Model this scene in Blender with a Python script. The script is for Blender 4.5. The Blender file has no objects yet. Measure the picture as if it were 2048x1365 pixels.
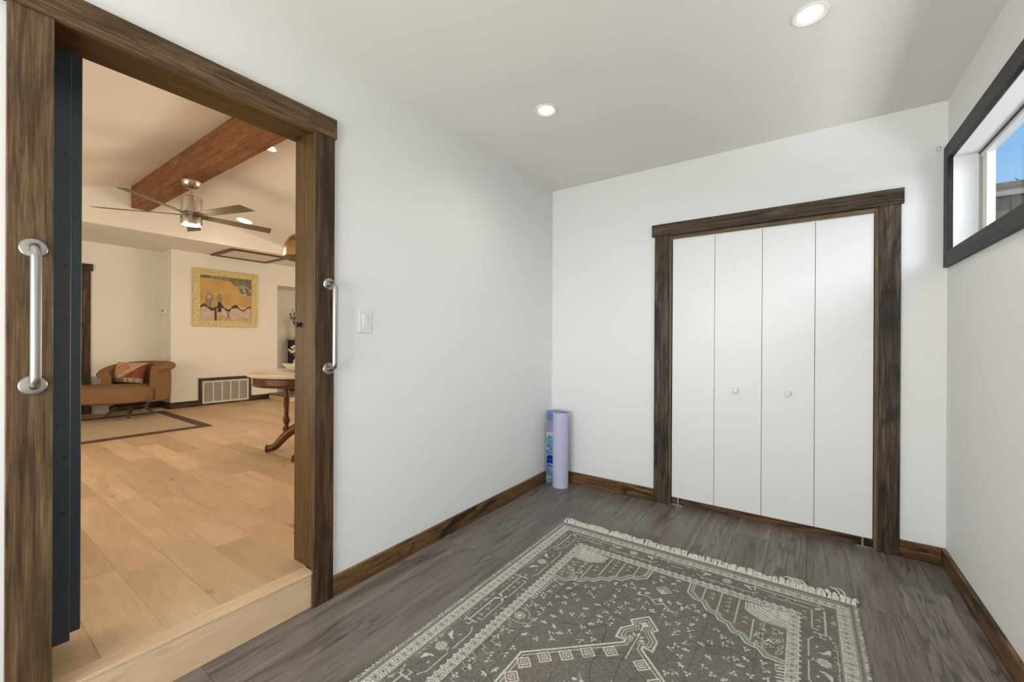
import bpy, bmesh, math, random
import numpy as np
from mathutils import Vector, Matrix
random.seed(7); rng=np.random.RandomState(5)
PI=math.pi
S=bpy.context.scene; COL=S.collection

# ------------------------------------------------------------ camera, sky, lights, exposure
cam=bpy.data.cameras.new('camera'); cam.lens=829.9/2048*36; cam.sensor_width=36; cam.clip_start=.02
co=bpy.data.objects.new('camera',cam); COL.objects.link(co); S.camera=co
co.matrix_world=Matrix.Translation((0,0,1.2))@Matrix.Rotation(.61315,4,'Z')@Matrix.Rotation(PI/2-.00083,4,'X')@Matrix.Rotation(.00497,4,'Z')
S.view_settings.view_transform='Standard'; S.view_settings.look='None'
S.view_settings.exposure=0.0; S.view_settings.gamma=1; S.view_settings.use_curve_mapping=False

w=bpy.data.worlds.new('sky'); S.world=w; w.use_nodes=True
nt=w.node_tree; bg=nt.nodes['Background']
tc=nt.nodes.new('ShaderNodeTexCoord'); sx=nt.nodes.new('ShaderNodeSeparateXYZ'); rp=nt.nodes.new('ShaderNodeValToRGB')
nt.links.new(tc.outputs['Generated'],sx.inputs[0]); nt.links.new(sx.outputs['Z'],rp.inputs[0]); nt.links.new(rp.outputs[0],bg.inputs[0])
rp.color_ramp.elements[0].position=.0; rp.color_ramp.elements[0].color=(.52,.72,.88,1)
rp.color_ramp.elements[1].position=.75; rp.color_ramp.elements[1].color=(.10,.33,.80,1)
e=rp.color_ramp.elements.new(.33); e.color=(.20,.50,.90,1)
bg.inputs[1].default_value=1.0

def light(kind,name,loc,energy,color,size=.1,size_y=None,direction=None,spread=None):
    l=bpy.data.lights.new(name,kind); l.energy=energy; l.color=color
    if kind=='AREA':
        l.size=size
        if size_y: l.shape='RECTANGLE'; l.size_y=size_y
        if spread: l.spread=spread
    elif kind=='SUN': l.angle=size
    else: l.shadow_soft_size=size
    o=bpy.data.objects.new(name,l); COL.objects.link(o); o.location=loc
    if direction: o.rotation_euler=Vector(direction).to_track_quat('-Z','Y').to_euler()
    return o
WARM=(1,.82,.62)
light('SUN','sun',(0,0,8),2.2,(1,.95,.88),.02,direction=(.45,.6,-.9))
light('AREA','rear_fill',(-.75,-1.60,1.0),82,(1,.985,.95),1.9,1.5,direction=(0,1,.40))  # unseen fill lamp behind the camera, added to brighten walls and ceiling
light('AREA','ceiling_fill',(2.0,2.1,.75),34,(.97,.98,1.0),1.6,.7,direction=(-1,.05,.95))  # added fill, aimed up through the high window to lift the ceiling
light('AREA','side_window_daylight',(2.0,1.1,2.5),46,(.86,.93,1.0),1.6,1.0,direction=(-1,.35,-.42))
light('AREA','living_fill',(-4.6,-1.7,1.2),74,(1,.84,.66),3.2,1.6,direction=(0,1,.22))  # added fill lamp in the unseen left part of the living room
light('AREA','living_fill',(-3.6,5.7,1.2),80,(1,.83,.65),3.0,1.6,direction=(-.15,-1,.22))  # second added fill, out of view on the right, no window behind it

# ------------------------------------------------------------ node helpers / materials
def newmat(name):
    m=bpy.data.materials.new(name); m.use_nodes=True; t=m.node_tree
    return m,t,t.nodes['Principled BSDF']
def N(t,k,**kw):
    n=t.nodes.new('ShaderNode'+k)
    for a,b in kw.items(): setattr(n,a,b)
    return n
def L(t,a,b): t.links.new(a,b)
def ramp(t,fac,stops,interp='LINEAR'):
    r=N(t,'ValToRGB'); r.color_ramp.interpolation=interp
    el=r.color_ramp.elements
    while len(el)<len(stops): el.new(.5)
    for e,(p,c) in zip(el,stops): e.position=p; e.color=(c[0],c[1],c[2],1)
    L(t,fac,r.inputs[0]); return r.outputs[0]
def mixc(t,fac,a,b,mode='MIX'):
    m=N(t,'Mix',data_type='RGBA',blend_type=mode)
    for s,v in ((m.inputs[0],fac),(m.inputs[6],a),(m.inputs[7],b)):
        if hasattr(v,'is_output'): L(t,v,s)
        else: s.default_value=v if not isinstance(v,tuple) else (v[0],v[1],v[2],1)
    return m.outputs[2]
def math_(t,op,a,b=None,clamp=False):
    m=N(t,'Math',operation=op,use_clamp=clamp)
    for s,v in ((m.inputs[0],a),(m.inputs[1],b)):
        if v is None: continue
        if hasattr(v,'is_output'): L(t,v,s)
        else: s.default_value=v
    return m.outputs[0]
def coords(t,axis,across,along,seed=0.0,rand=True):
    """world position scaled so that grain runs along the axis, shifted per object"""
    g=N(t,'NewGeometry'); v=N(t,'Vector' 'Math',operation='MULTIPLY')
    L(t,g.outputs['Position'],v.inputs[0])
    sc=[across]*3; sc['XYZ'.index(axis)]=along; v.inputs[1].default_value=sc
    a=N(t,'VectorMath',operation='ADD'); L(t,v.outputs[0],a.inputs[0])
    if rand:
        oi=N(t,'ObjectInfo'); m=N(t,'VectorMath',operation='SCALE'); cb=N(t,'CombineXYZ')
        for i,k in enumerate((37.,91.,53.)): cb.inputs[i].default_value=k
        L(t,cb.outputs[0],m.inputs[0]); L(t,oi.outputs['Random'],m.inputs['Scale']); L(t,m.outputs[0],a.inputs[1])
    else: a.inputs[1].default_value=(seed,seed*1.7,seed*.6)
    return a.outputs[0]
def noise(t,vec,scale=1,detail=4,rough=.55,dist=0,out='Fac'):
    n=N(t,'TexNoise'); n.inputs['Scale'].default_value=scale; n.inputs['Detail'].default_value=detail
    n.inputs['Roughness'].default_value=rough; n.inputs['Distortion'].default_value=dist
    if vec is not None: L(t,vec,n.inputs['Vector'])
    return n.outputs[out]
def bump(t,b,h,strength=.2,dist=.01):
    n=N(t,'Bump'); n.inputs['Strength'].default_value=strength; n.inputs['Distance'].default_value=dist
    L(t,h,n.inputs['Height']); L(t,n.outputs[0],b.inputs['Normal'])
def plain(name,c,rough=.5,metal=0,bumpy=0,bscale=60,var=0,spec=None):
    m,t,b=newmat(name); b.inputs['Base Color'].default_value=(*c,1); b.inputs['Roughness'].default_value=rough; b.inputs['Metallic'].default_value=metal
    if spec is not None: b.inputs['Specular IOR Level'].default_value=spec
    tcn=N(t,'TexCoord')
    n=noise(t,tcn.outputs['Object'],bscale,3)
    if var: 
        c2=tuple(max(0,x*(1-var)) for x in c); L(t,ramp(t,n,[(.3,c2),(.7,c)]),b.inputs['Base Color'])
    if bumpy: bump(t,b,n,bumpy,.004)
    return m
def emis(name,c,s):
    m,t,b=newmat(name); b.inputs['Base Color'].default_value=(*c,1); b.inputs['Emission Color'].default_value=(*c,1); b.inputs['Emission Strength'].default_value=s; return m
def stained(name,axis,dark,mid,light_,rough=.42,streak=.55,blot=1.0,fig=.5):
    """stained softwood: long grain, wandering dark figure lines, dark streaks and blotches"""
    m,t,b=newmat(name)
    c1=coords(t,axis,48,2.0); g=noise(t,c1,1,6,.62,1.2)
    c2=coords(t,axis,11,2.0); bl=noise(t,c2,1,5,.65,1.6)
    c3=coords(t,axis,260,8); f=noise(t,c3,1,3,.5)
    c4=coords(t,axis,13,.75); h=noise(t,c4,1,3,.5,.5)
    base=ramp(t,g,[(.30,dark),(.50,mid),(.72,light_)])
    s_=math_(t,'SINE',math_(t,'MULTIPLY',h,120.)); ln=ramp(t,math_(t,'MULTIPLY_ADD',s_,.5),[(0,(1,1,1)),(.22,(0,0,0))])
    gate=ramp(t,noise(t,coords(t,axis,5,1.1),1,2),[(.45,(0,0,0)),(.6,(1,1,1))])
    base=mixc(t,math_(t,'MULTIPLY',math_(t,'MULTIPLY',ln,gate),fig),base,tuple(x*.40 for x in dark))
    blm=ramp(t,bl,[(.38,(1,1,1)),(.52,(0,0,0))])
    base=mixc(t,math_(t,'MULTIPLY',blm,streak*blot),base,tuple(x*.38 for x in dark))
    fm=ramp(t,f,[(.38,(.62,.62,.62)),(.6,(1.10,1.10,1.10))])
    col=mixc(t,.8,base,fm,'MULTIPLY'); L(t,col,b.inputs['Base Color'])
    b.inputs['Roughness'].default_value=rough; b.inputs['Specular IOR Level'].default_value=.28
    bump(t,b,f,.15,.002)
    return m
WO={}
for ax in 'XYZ':
    WO['door'+ax]=stained('stained_wood_walnut_'+ax,ax,(.060,.034,.014),(.135,.083,.038),(.215,.142,.070),streak=.5,fig=.4)
    WO['post'+ax]=stained('stained_wood_umber_'+ax,ax,(.035,.017,.008),(.085,.046,.022),(.150,.088,.045),streak=.6,fig=.5)
    WO['closet'+ax]=stained('stained_wood_ebony_'+ax,ax,(.022,.014,.009),(.070,.045,.027),(.165,.118,.072),rough=.45,streak=.85,fig=.6)
    WO['base'+ax]=stained('stained_wood_russet_'+ax,ax,(.036,.015,.005),(.155,.080,.029),(.290,.165,.068),rough=.42,streak=.95)
    WO['jamb'+ax]=stained('stained_wood_jamb_'+ax,ax,(.046,.021,.005),(.088,.043,.011),(.128,.068,.019),rough=.36,streak=.15,fig=.15)
    WO['window'+ax]=stained('stained_wood_black_'+ax,ax,(.012,.010,.009),(.030,.024,.021),(.070,.052,.040),rough=.5,streak=.6)
    WO['beam'+ax]=stained('cedar_beam_'+ax,ax,(.155,.066,.026),(.245,.112,.046),(.33,.165,.074),rough=.85,streak=.30,fig=.25)
M={}
def wallpaint(name,c):
    m,t,b=newmat(name); g=N(t,'NewGeometry')
    n=noise(t,g.outputs['Position'],55,4); n2=noise(t,g.outputs['Position'],2.2,2)
    L(t,ramp(t,n2,[(.3,tuple(x*.985 for x in c)),(.7,c)]),b.inputs['Base Color'])
    b.inputs['Roughness'].default_value=.62; b.inputs['Specular IOR Level'].default_value=.3
    bump(t,b,n,.06,.003); return m
M['wall']=wallpaint('white_wall_paint',(.80,.80,.785))
M['ceil']=wallpaint('ceiling_paint',(.775,.76,.72))
M['lwall']=wallpaint('living_wall_paint',(.79,.775,.715))
M['reveal']=wallpaint('window_reveal_paint',(.82,.83,.82))
M['panel']=plain('closet_panel_white',(.80,.795,.78),.45,bumpy=.02)
M['white']=plain('white_plastic',(.78,.78,.76),.35)
M['knob']=plain('white_knob',(.80,.79,.75),.3)
M['trimring']=plain('light_trim_white',(.80,.77,.74),.4)
M['black']=plain('black_metal',(.012,.012,.012),.4)
M['chrome']=plain('brushed_steel',(.42,.40,.375),.29,1.0)
M['nickel']=plain('brushed_nickel',(.52,.48,.43),.28,1.0)
M['brass']=plain('aged_brass',(.42,.27,.13),.32,1.0)
M['navy']=plain('navy_door_paint',(.032,.049,.064),.38,bumpy=.15,bscale=30,var=.15)
M['lamp']=emis('lamp_lens',(1,.93,.84),9)
M['lampw']=emis('living_lamp_lens',(1,.90,.76),12)
M['dark']=plain('dark_void',(.02,.018,.016),.9)

# grey vinyl oak, planks run along Y
def grey_plank():
    m,t,b=newmat('grey_oak_plank')
    oi=N(t,'ObjectInfo')
    c=coords(t,'Y',8,.65); n=noise(t,c,1,3,.5,.45)
    s=math_(t,'SINE',math_(t,'MULTIPLY',n,85.)); s=math_(t,'MULTIPLY_ADD',s,.5); s.node.inputs[2].default_value=.5
    lines=ramp(t,s,[(.0,(.42,.41,.40)),(.30,(.97,.97,.97)),(1,(1.06,1.06,1.06))])
    c2=coords(t,'Y',230,6.5); f=noise(t,c2,1,5,.65)
    c3=coords(t,'Y',16,1.1); bb=noise(t,c3,1,3,.6,1.0)
    base=ramp(t,bb,[(.28,(.128,.108,.091)),(.5,(.190,.166,.143)),(.72,(.255,.230,.203))])
    fib=ramp(t,f,[(.36,(.62,.61,.60)),(.60,(1.12,1.12,1.12))])
    col=mixc(t,.9,base,fib,'MULTIPLY'); gt=ramp(t,noise(t,coords(t,'Y',4.5,1.3),1,2),[(.47,(0,0,0)),(.58,(1,1,1))]); col=mixc(t,math_(t,'MULTIPLY',gt,.85),col,lines,'MULTIPLY')
    c4=coords(t,'Y',11,1.6); k=noise(t,c4,1,3,.55,.6); km=ramp(t,k,[(.27,(1,1,1)),(.37,(0,0,0))])
    col=mixc(t,math_(t,'MULTIPLY',km,.6),col,(.030,.023,.018))
    tone=ramp(t,oi.outputs['Random'],[(0,(.86,.86,.86)),(1,(1.12,1.11,1.10))])
    col=mixc(t,1.0,col,tone,'MULTIPLY'); L(t,col,b.inputs['Base Color'])
    b.inputs['Roughness'].default_value=.38; b.inputs['Specular IOR Level'].default_value=.45
    bump(t,b,f,.12,.0015); return m
M['grey']=grey_plank()
def oak(name,axis,a,c,k=1):
    m,t,b=newmat(name); oi=N(t,'ObjectInfo')
    v=coords(t,axis,7,1.2); n=noise(t,v,1,4,.55,.8)
    s=math_(t,'SINE',math_(t,'MULTIPLY',n,60.)); ln=ramp(t,math_(t,'MULTIPLY_ADD',s,.5),[(0,(.90,.88,.85)),(.5,(1,1,1))])
    base=ramp(t,n,[(.3,a),(.7,c)]); base=mixc(t,.5,base,ln,'MULTIPLY')
    v2=coords(t,axis,90,5); f=noise(t,v2,1,4,.6); base=mixc(t,.5,base,ramp(t,f,[(.35,(.84,.82,.79)),(.6,(1.04,1.04,1.04))]),'MULTIPLY')
    v3=coords(t,axis,9,4.5); kn=noise(t,v3,1,2,.4,.3); km=ramp(t,kn,[(.245,(1,1,1)),(.285,(0,0,0))])
    base=mixc(t,math_(t,'MULTIPLY',km,.5*k),base,(.16,.085,.035))
    base=mixc(t,1.0,base,ramp(t,oi.outputs['Random'],[(0,(.82,.79,.75)),(.35,(.94,.92,.90)),(1,(1.07,1.07,1.07))]),'MULTIPLY')
    L(t,base,b.inputs['Base Color']); b.inputs['Roughness'].default_value=.42; bump(t,b,f,.08,.001); return m
M['oakX']=oak('light_oak_plank','X',(.56,.385,.225),(.70,.52,.34))
M['oakY']=oak('light_oak_nosing','Y',(.66,.47,.29),(.76,.57,.37),.4)

def vcol(name,rough=.85,weave=0,wscale=500):
    m,t,b=newmat(name); a=N(t,'VertexColor'); a.layer_name='Col'
    L(t,a.outputs[0],b.inputs['Base Color']); b.inputs['Roughness'].default_value=rough
    b.inputs['Specular IOR Level'].default_value=.15
    if weave:
        g=N(t,'TexCoord'); v=N(t,'VectorMath',operation='MULTIPLY'); L(t,g.outputs['Object'],v.inputs[0]); v.inputs[1].default_value=(wscale*.35,wscale,wscale)
        n=noise(t,v.outputs[0],1,2)
        col=mixc(t,.9,a.outputs[0],ramp(t,n,[(.35,(.58,.57,.56)),(.62,(1.25,1.25,1.25))]),'MULTIPLY')
        L(t,col,b.inputs['Base Color']); bump(t,b,n,weave,.002)
    return m

# ------------------------------------------------------------ geometry helpers
def sane(bm): bmesh.ops.recalc_face_normals(bm,faces=bm.faces)
def obj(name,bm,mat,parent=None,local=False,smooth=False,fix=True):
    if isinstance(bm,bmesh.types.BMesh):
        if fix: sane(bm)
        if parent is not None and not local:
            off=Vector((0,0,0)); p=parent
            while p is not None: off+=p.location; p=p.parent
            bmesh.ops.translate(bm,verts=bm.verts,vec=-off)
        me=bpy.data.meshes.new(name); bm.to_mesh(me); bm.free()
        if smooth:
            me.polygons.foreach_set('use_smooth',[True]*len(me.polygons))
            me.set_sharp_from_angle(angle=math.radians(38))
        me.materials.append(mat)
    else: me=bm
    o=bpy.data.objects.new(name,me); COL.objects.link(o)
    if parent is not None: o.parent=parent
    return o
def tag(o,label=None,cat=None,group=None,kind=None):
    if label: o['label']=label
    if cat: o['category']=cat
    if group: o['group']=group
    if kind: o['kind']=kind
    return o
def thing(name,label,cat,loc,rz=0,group=None):
    o=bpy.data.objects.new(name,None); o.empty_display_size=.1; COL.objects.link(o); o.location=loc; o.rotation_euler=(0,0,rz)
    return tag(o,label,cat,group)
def struct(name,bm,mat,parent=None,smooth=False):
    o=obj(name,bm,mat,parent,smooth=smooth)
    if parent is None: o['kind']='structure'
    return o
def abox(bm,lo,hi,bev=0,rot=None,piv=None):
    c=[(a+b)/2 for a,b in zip(lo,hi)]; s=[abs(b-a) for a,b in zip(lo,hi)]
    r=bmesh.ops.create_cube(bm,size=1,matrix=Matrix.Translation(c)@Matrix.Diagonal((*s,1)))
    vs=r['verts']
    if bev:
        es=list({e for v in vs for e in v.link_edges})
        rr=bmesh.ops.bevel(bm,geom=es,offset=bev,segments=1,affect='EDGES',profile=.5); vs=list({v for f in rr['faces'] for v in f.verts}|{v for v in vs if v.is_valid})
    if rot is not None: bmesh.ops.rotate(bm,verts=vs,cent=piv or c,matrix=rot)
    return vs
def box(lo,hi,bev=0):
    bm=bmesh.new(); abox(bm,lo,hi,bev); return bm
def alathe(bm,prof,c=(0,0,0),seg=32,axis='Z',arc=None):
    """profile of (r,z); solid of revolution"""
    rings=[]
    for r,z in prof:
        ring=[]
        for k in range(seg):
            a=2*PI*k/seg; p=(r*math.cos(a),r*math.sin(a),z)
            if axis=='X': p=(p[2],p[0],p[1])
            elif axis=='Y': p=(p[0],p[2],p[1])
            ring.append(bm.verts.new((p[0]+c[0],p[1]+c[1],p[2]+c[2])))
        rings.append(ring)
    for A,B in zip(rings,rings[1:]):
        for k in range(seg): bm.faces.new((A[k],A[(k+1)%seg],B[(k+1)%seg],B[k]))
    if prof[0][0]>1e-5: bm.faces.new(rings[0][::-1])
    if prof[-1][0]>1e-5: bm.faces.new(rings[-1])
    bmesh.ops.remove_doubles(bm,verts=[v for r in rings for v in r],dist=1e-6)
def lathe(prof,c=(0,0,0),seg=32,axis='Z'):
    bm=bmesh.new(); alathe(bm,prof,c,seg,axis); return bm
def atube(bm,pts,r,seg=10,cap=True,flat=1.0):
    pts=[Vector(p) for p in pts]; rs=r if isinstance(r,(list,tuple)) else [r]*len(pts)
    rings=[]; up=Vector((0,0,1)); pn=None
    for i,p in enumerate(pts):
        d=(pts[min(i+1,len(pts)-1)]-pts[max(i-1,0)]).normalized()
        if pn is None:
            pn=up.cross(d)
            if pn.length<.05: pn=Vector((1,0,0)).cross(d)
            pn.normalize()
        else:
            pn=(pn-d*pn.dot(d)).normalized()
        b=d.cross(pn)
        rings.append([bm.verts.new(p+(pn*math.cos(2*PI*k/seg)+b*math.sin(2*PI*k/seg)*flat)*rs[i]) for k in range(seg)])
    for A,B in zip(rings,rings[1:]):
        for k in range(seg): bm.faces.new((A[k],A[(k+1)%seg],B[(k+1)%seg],B[k]))
    if cap: bm.faces.new(rings[0][::-1]); bm.faces.new(rings[-1])
def tube(pts,r,seg=10,flat=1.0):
    bm=bmesh.new(); atube(bm,pts,r,seg,flat=flat); return bm
def bez(P,n=16):
    P=[Vector(p) for p in P]; out=[]
    for i in range(len(P)-1):
        p0=P[max(i-1,0)]; p1=P[i]; p2=P[i+1]; p3=P[min(i+2,len(P)-1)]
        for k in range(n):
            u=k/n; out.append(.5*((2*p1)+(-p0+p2)*u+(2*p0-5*p1+4*p2-p3)*u*u+(-p0+3*p1-3*p2+p3)*u**3))
    out.append(P[-1]); return out
def dup(root,loc,rz=None,label=None):
    r=root.copy(); COL.objects.link(r); r.location=loc
    if rz is not None: r.rotation_euler=(0,0,rz)
    if label: r['label']=label
    for ch in list(root.children):
        c=ch.copy(); COL.objects.link(c); c.parent=r
        for g in ch.children:
            d=g.copy(); COL.objects.link(d); d.parent=c
    return r
def grid_mesh(name,xs,ys,rgb,mat,zfun=None,place=None):
    """vertex-coloured grid; rgb is (ny,nx,3); place maps (X,Y,Z) arrays to points"""
    nx,ny=len(xs),len(ys); X,Y=np.meshgrid(xs,ys); Zz=zfun if zfun is not None else np.zeros_like(X)
    co3=np.stack(place(X,Y,Zz) if place else (X,Y,Zz),-1).reshape(-1,3).astype(np.float32)
    idx=np.arange(nx*ny).reshape(ny,nx)
    q=np.stack([idx[:-1,:-1],idx[:-1,1:],idx[1:,1:],idx[1:,:-1]],-1).reshape(-1,4)
    me=bpy.data.meshes.new(name); me.vertices.add(nx*ny); me.vertices.foreach_set('co',co3.ravel())
    me.loops.add(q.size); me.loops.foreach_set('vertex_index',q.ravel().astype(np.int32))
    me.polygons.add(len(q)); me.polygons.foreach_set('loop_start',np.arange(0,q.size,4,dtype=np.int32))
    me.update(calc_edges=True)
    ca=me.color_attributes.new('Col','FLOAT_COLOR','POINT')
    c4=np.ones((nx*ny,4),np.float32); c4[:,:3]=rgb.reshape(-1,3); ca.data.foreach_set('color',c4.ravel())
    me.materials.append(mat); me.validate(); return me
def srgb(r,g,b): return tuple((c/255/12.92 if c/255<=.04045 else ((c/255+.055)/1.055)**2.4) for c in (r,g,b))
def vnoise(X,Y,sc,seed=0):
    r=np.random.RandomState(seed); G=r.rand(64,64)
    x=X*sc+100; y=Y*sc+100; xi=np.floor(x).astype(int); yi=np.floor(y).astype(int); fx=x-xi; fy=y-yi
    fx=fx*fx*(3-2*fx); fy=fy*fy*(3-2*fy); g=lambda a,b:G[a%64,b%64]
    return (g(yi,xi)*(1-fx)+g(yi,xi+1)*fx)*(1-fy)+(g(yi+1,xi)*(1-fx)+g(yi+1,xi+1)*fx)*fy

# ------------------------------------------------------------ dimensions
XL,XB,YD,ZC=-1.803,.629,3.174,2.506      # left wall, right wall, back wall, ceiling
XLi=-1.967                               # living-room side of the left wall
YR=-1.30                                 # wall behind the camera
F2=.16                                   # living-room floor height
DY0,DY1,DZ=.222,1.015,2.135              # doorway
# closet opening
CX0,CX1,CZ=-.794,.332,1.951
# high window
WY0,WY1,WZ0,WZ1,WX=1.05,3.075,1.680,2.165,.76

# ------------------------------------------------------------ structure: main room
# left wall with doorway
bm=bmesh.new()
abox(bm,(XLi,YR,0),(XL,DY0-.02,ZC)); abox(bm,(XLi,DY1+.02,0),(XL,YD+.12,ZC)); abox(bm,(XLi,DY0-.02,DZ+.02),(XL,DY1+.02,ZC))
abox(bm,(XLi,DY0-.02,ZC),(XL,DY1+.02,ZC+.9)); abox(bm,(XLi,YR,ZC),(XL,DY0-.02,ZC+.9)); abox(bm,(XLi,DY1+.02,ZC),(XL,6,ZC+.9)); abox(bm,(XLi,YD+.12,0),(XL,6,ZC))
struct('wall_left',bm,M['wall'])
# back wall with closet opening
bm=bmesh.new()
abox(bm,(XL,YD,0),(CX0-.025,YD+.12,ZC)); abox(bm,(CX1+.02,YD,0),(XB+.14,YD+.12,ZC)); abox(bm,(CX0-.025,YD,CZ+.03),(CX1+.02,YD+.12,ZC))
struct('wall_back',bm,M['wall'])
bm=bmesh.new(); abox(bm,(CX0-.1,YD+.7,0),(CX1+.1,YD+.72,ZC)); abox(bm,(CX0-.12,YD+.12,0),(CX0-.1,YD+.72,ZC)); abox(bm,(CX1+.1,YD+.12,0),(CX1+.12,YD+.72,ZC)); abox(bm,(CX0-.12,YD+.12,ZC),(CX1+.12,YD+.72,ZC+.02))
struct('wall_closet',bm,M['wall'])
# right wall with high window
bm=bmesh.new()
abox(bm,(XB,YR,0),(XB+.14,YD,WZ0)); abox(bm,(XB,YR,WZ1),(XB+.14,YD,ZC)); abox(bm,(XB,WY1,WZ0),(XB+.14,YD,WZ1)); abox(bm,(XB,YR,WZ0),(XB+.14,WY0,WZ1))
struct('wall_right',bm,M['wall'])
# wall behind the camera with a wide unglazed opening added to let the rear fill in
bm=bmesh.new()
abox(bm,(XL,YR-.14,0),(-1.75,YR,ZC)); abox(bm,(.25,YR-.14,0),(XB+.14,YR,ZC)); abox(bm,(-1.75,YR-.14,2.3),(.25,YR,ZC)); abox(bm,(-1.75,YR-.14,0),(.25,YR,.15))
struct('wall_rear',bm,M['wall'])
wf=struct('window_2',box((-1.75,YR-.1,.15),(-1.69,YR-.05,2.3)),M['white'])  # unseen frame, made up to go round the rear fill's opening
for lo,hi in (((.19,YR-.1,.15),(.25,YR-.05,2.3)),((-1.69,YR-.1,2.24),(.19,YR-.05,2.3)),((-1.69,YR-.1,.15),(.19,YR-.05,.21)),((-.78,YR-.1,.21),(-.72,YR-.05,2.24))):
    obj('window_frame',box(lo,hi),M['white'],wf)
struct('ceiling',box((XL-.05,YR-.14,ZC),(XB+.14,YD+.12,ZC+.08)),M['ceil'])
# floor: sub floor plus every vinyl plank
flo=struct('floor',box((XL-.05,YR-.14,-.06),(XB+.14,YD+.12,-.004)),M['dark'])
PW=.182; PL=1.22; i=0; x=XL; mesh_cache={}
while x<XB+.001:
    x1=min(x+PW,XB); 
    if x1-x<.02: break
    y=YD+.1-rng.rand()*PL*.9
    y1=YD+.11
    while y1>YR:
        y0=max(y,YR)
        key=(round(x1-x,3),round(y1-y0,3))
        if key in mesh_cache: me=mesh_cache[key]
        else:
            b2=bmesh.new(); hx,hy=(x1-x)/2,(y1-y0)/2; e=.0011
            abox(b2,(-hx+e*.3,-hy+e*.3,-.004),(hx-e*.3,hy-e*.3,0),bev=.0009); sane(b2)
            me=bpy.data.meshes.new('plank'); b2.to_mesh(me); b2.free(); me.materials.append(M['grey']); mesh_cache[key]=me
        o=bpy.data.objects.new('plank',me); COL.objects.link(o); o.location=((x+x1)/2,(y0+y1)/2,0); o.parent=flo
        y1=y0; y=y0-PL
    x=x1
# baseboards
BH,BT=.092,.018
def prof_board(lo,hi): return box(lo,hi,.002)
struct('baseboard_left',prof_board((XL,1.100,0),(XL+BT,YD,BH)),WO['baseY'])
struct('baseboard_back_1',prof_board((XL+BT,YD-BT,0),(-.917,YD,BH)),WO['baseX'])
struct('baseboard_back_2',prof_board((.443,YD-BT,0),(XB-BT,YD,BH)),WO['baseX'])
struct('baseboard_right',prof_board((XB-BT,YR,0),(XB,YD,BH)),WO['baseY'])
struct('baseboard_left_2',prof_board((XL,YR,0),(XL+BT,.130,BH)),WO['baseY'])

# doorway casing and jambs
CT=.020
dc=struct('trim_1',box((XL,.131,0),(XL+CT,.2195,2.128),.0015),WO['doorZ']); dc['label']='left upright board of the doorway surround'
struct('trim_2',box((XL,1.006,0),(XL+CT,1.1005,2.128),.0015),WO['postZ'])
struct('trim_3',box((XL,.105,2.128),(XL+CT+.007,1.107,2.219),.0015),WO['doorY'])
bm=bmesh.new(); abox(bm,(XLi-.004,DY1,F2),(XL-.002,DY1+.02,DZ),.001); struct('trim_4',bm,WO['jambZ'])
bm=bmesh.new(); abox(bm,(XLi-.004,DY0-.02,F2),(XL-.002,DY0,DZ),.001); struct('trim_5',bm,WO['jambZ'])
bm=bmesh.new(); abox(bm,(XLi-.004,DY0-.02,DZ),(XL-.002,DY1+.02,DZ+.02),.001); struct('trim_6',bm,WO['jambY'])
# door stop knob on the jamb
t=thing('latch_knob','small round black latch knob on the right jamb of the doorway','latch',(-1.925,DY1,1.269))
obj('rose',lathe([(.0,0),(.0125,0),(.0125,-.003),(.0,-.003)],t.location,20,'Y'),M['black'],t)
obj('knob',lathe([(.006,-.003),(.006,-.008),(.0115,-.011),(.0115,-.018),(.008,-.021),(0,-.021)],t.location,20,'Y'),M['black'],t,smooth=True)
# step
st=thing('step','light oak step with rounded nosing up to the living room','step',(XL,.62,0))
obj('riser',box((XL-.012,DY0-.02,.0),(XL+.002,DY1-.008,F2-.0135),.001),M['oakY'],st)
obj('nosing',box((XL-.062,DY0-.005,F2-.012),(XL+.009,DY1-.002,F2),.0018),M['oakY'],st)

# grab bars
def grab_bar(y,label,dy=0):
    zt,zb=1.455,1.067
    x0=XL+CT
    t=thing('grab_bar',label,'grab bar',(x0,y,(zt+zb)/2),0,'grab bars on the doorway uprights')
    for z in (zt,zb):
        obj('flange',lathe([(0,0),(.028,0),(.028,.004),(.0255,.007),(.016,.009),(0,.009)],(x0,y,z),36,'X'),M['chrome'],t,smooth=True)
    R=.028; pr=.052; pts=[]
    pts.append((x0+.004,y,zt))
    for k in range(9):
        a=PI/2*k/8; pts.append((x0+pr-R+R*math.sin(a),y,zt-R+R*math.cos(a)))
    for k in range(9):
        a=PI/2*k/8; pts.append((x0+pr-R+R*math.cos(a),y,zb+R-R*math.sin(a)))
    pts.append((x0+.004,y,zb))
    obj('bar',tube(pts,.0115,20),M['chrome'],t,smooth=True)
grab_bar(.180,'brushed steel grab bar on the left upright of the doorway')
grab_bar(1.072,'brushed steel grab bar on the right upright of the doorway')

# light switch
sw=thing('light_switch','white rocker light switch on the white wall right of the doorway','light switch',(XL,1.276,1.29))
obj('plate',box((XL,1.239,1.236),(XL+.006,1.313,1.348),.002),M['white'],sw)
obj('bezel',box((XL+.006,1.259,1.258),(XL+.0075,1.293,1.326),.0006),M['white'],sw)
bm=bmesh.new(); abox(bm,(XL+.0055,1.2625,1.2615),(XL+.0105,1.2895,1.3225),.001,rot=Matrix.Rotation(.06,3,'Y')); obj('rocker',bm,M['white'],sw)
for z in (1.248,1.336): obj('screw',lathe([(0,.006),(.0022,.006),(.002,.0072),(0,.0074)],(XL,1.276,z),12,'X'),M['white'],sw)

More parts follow.
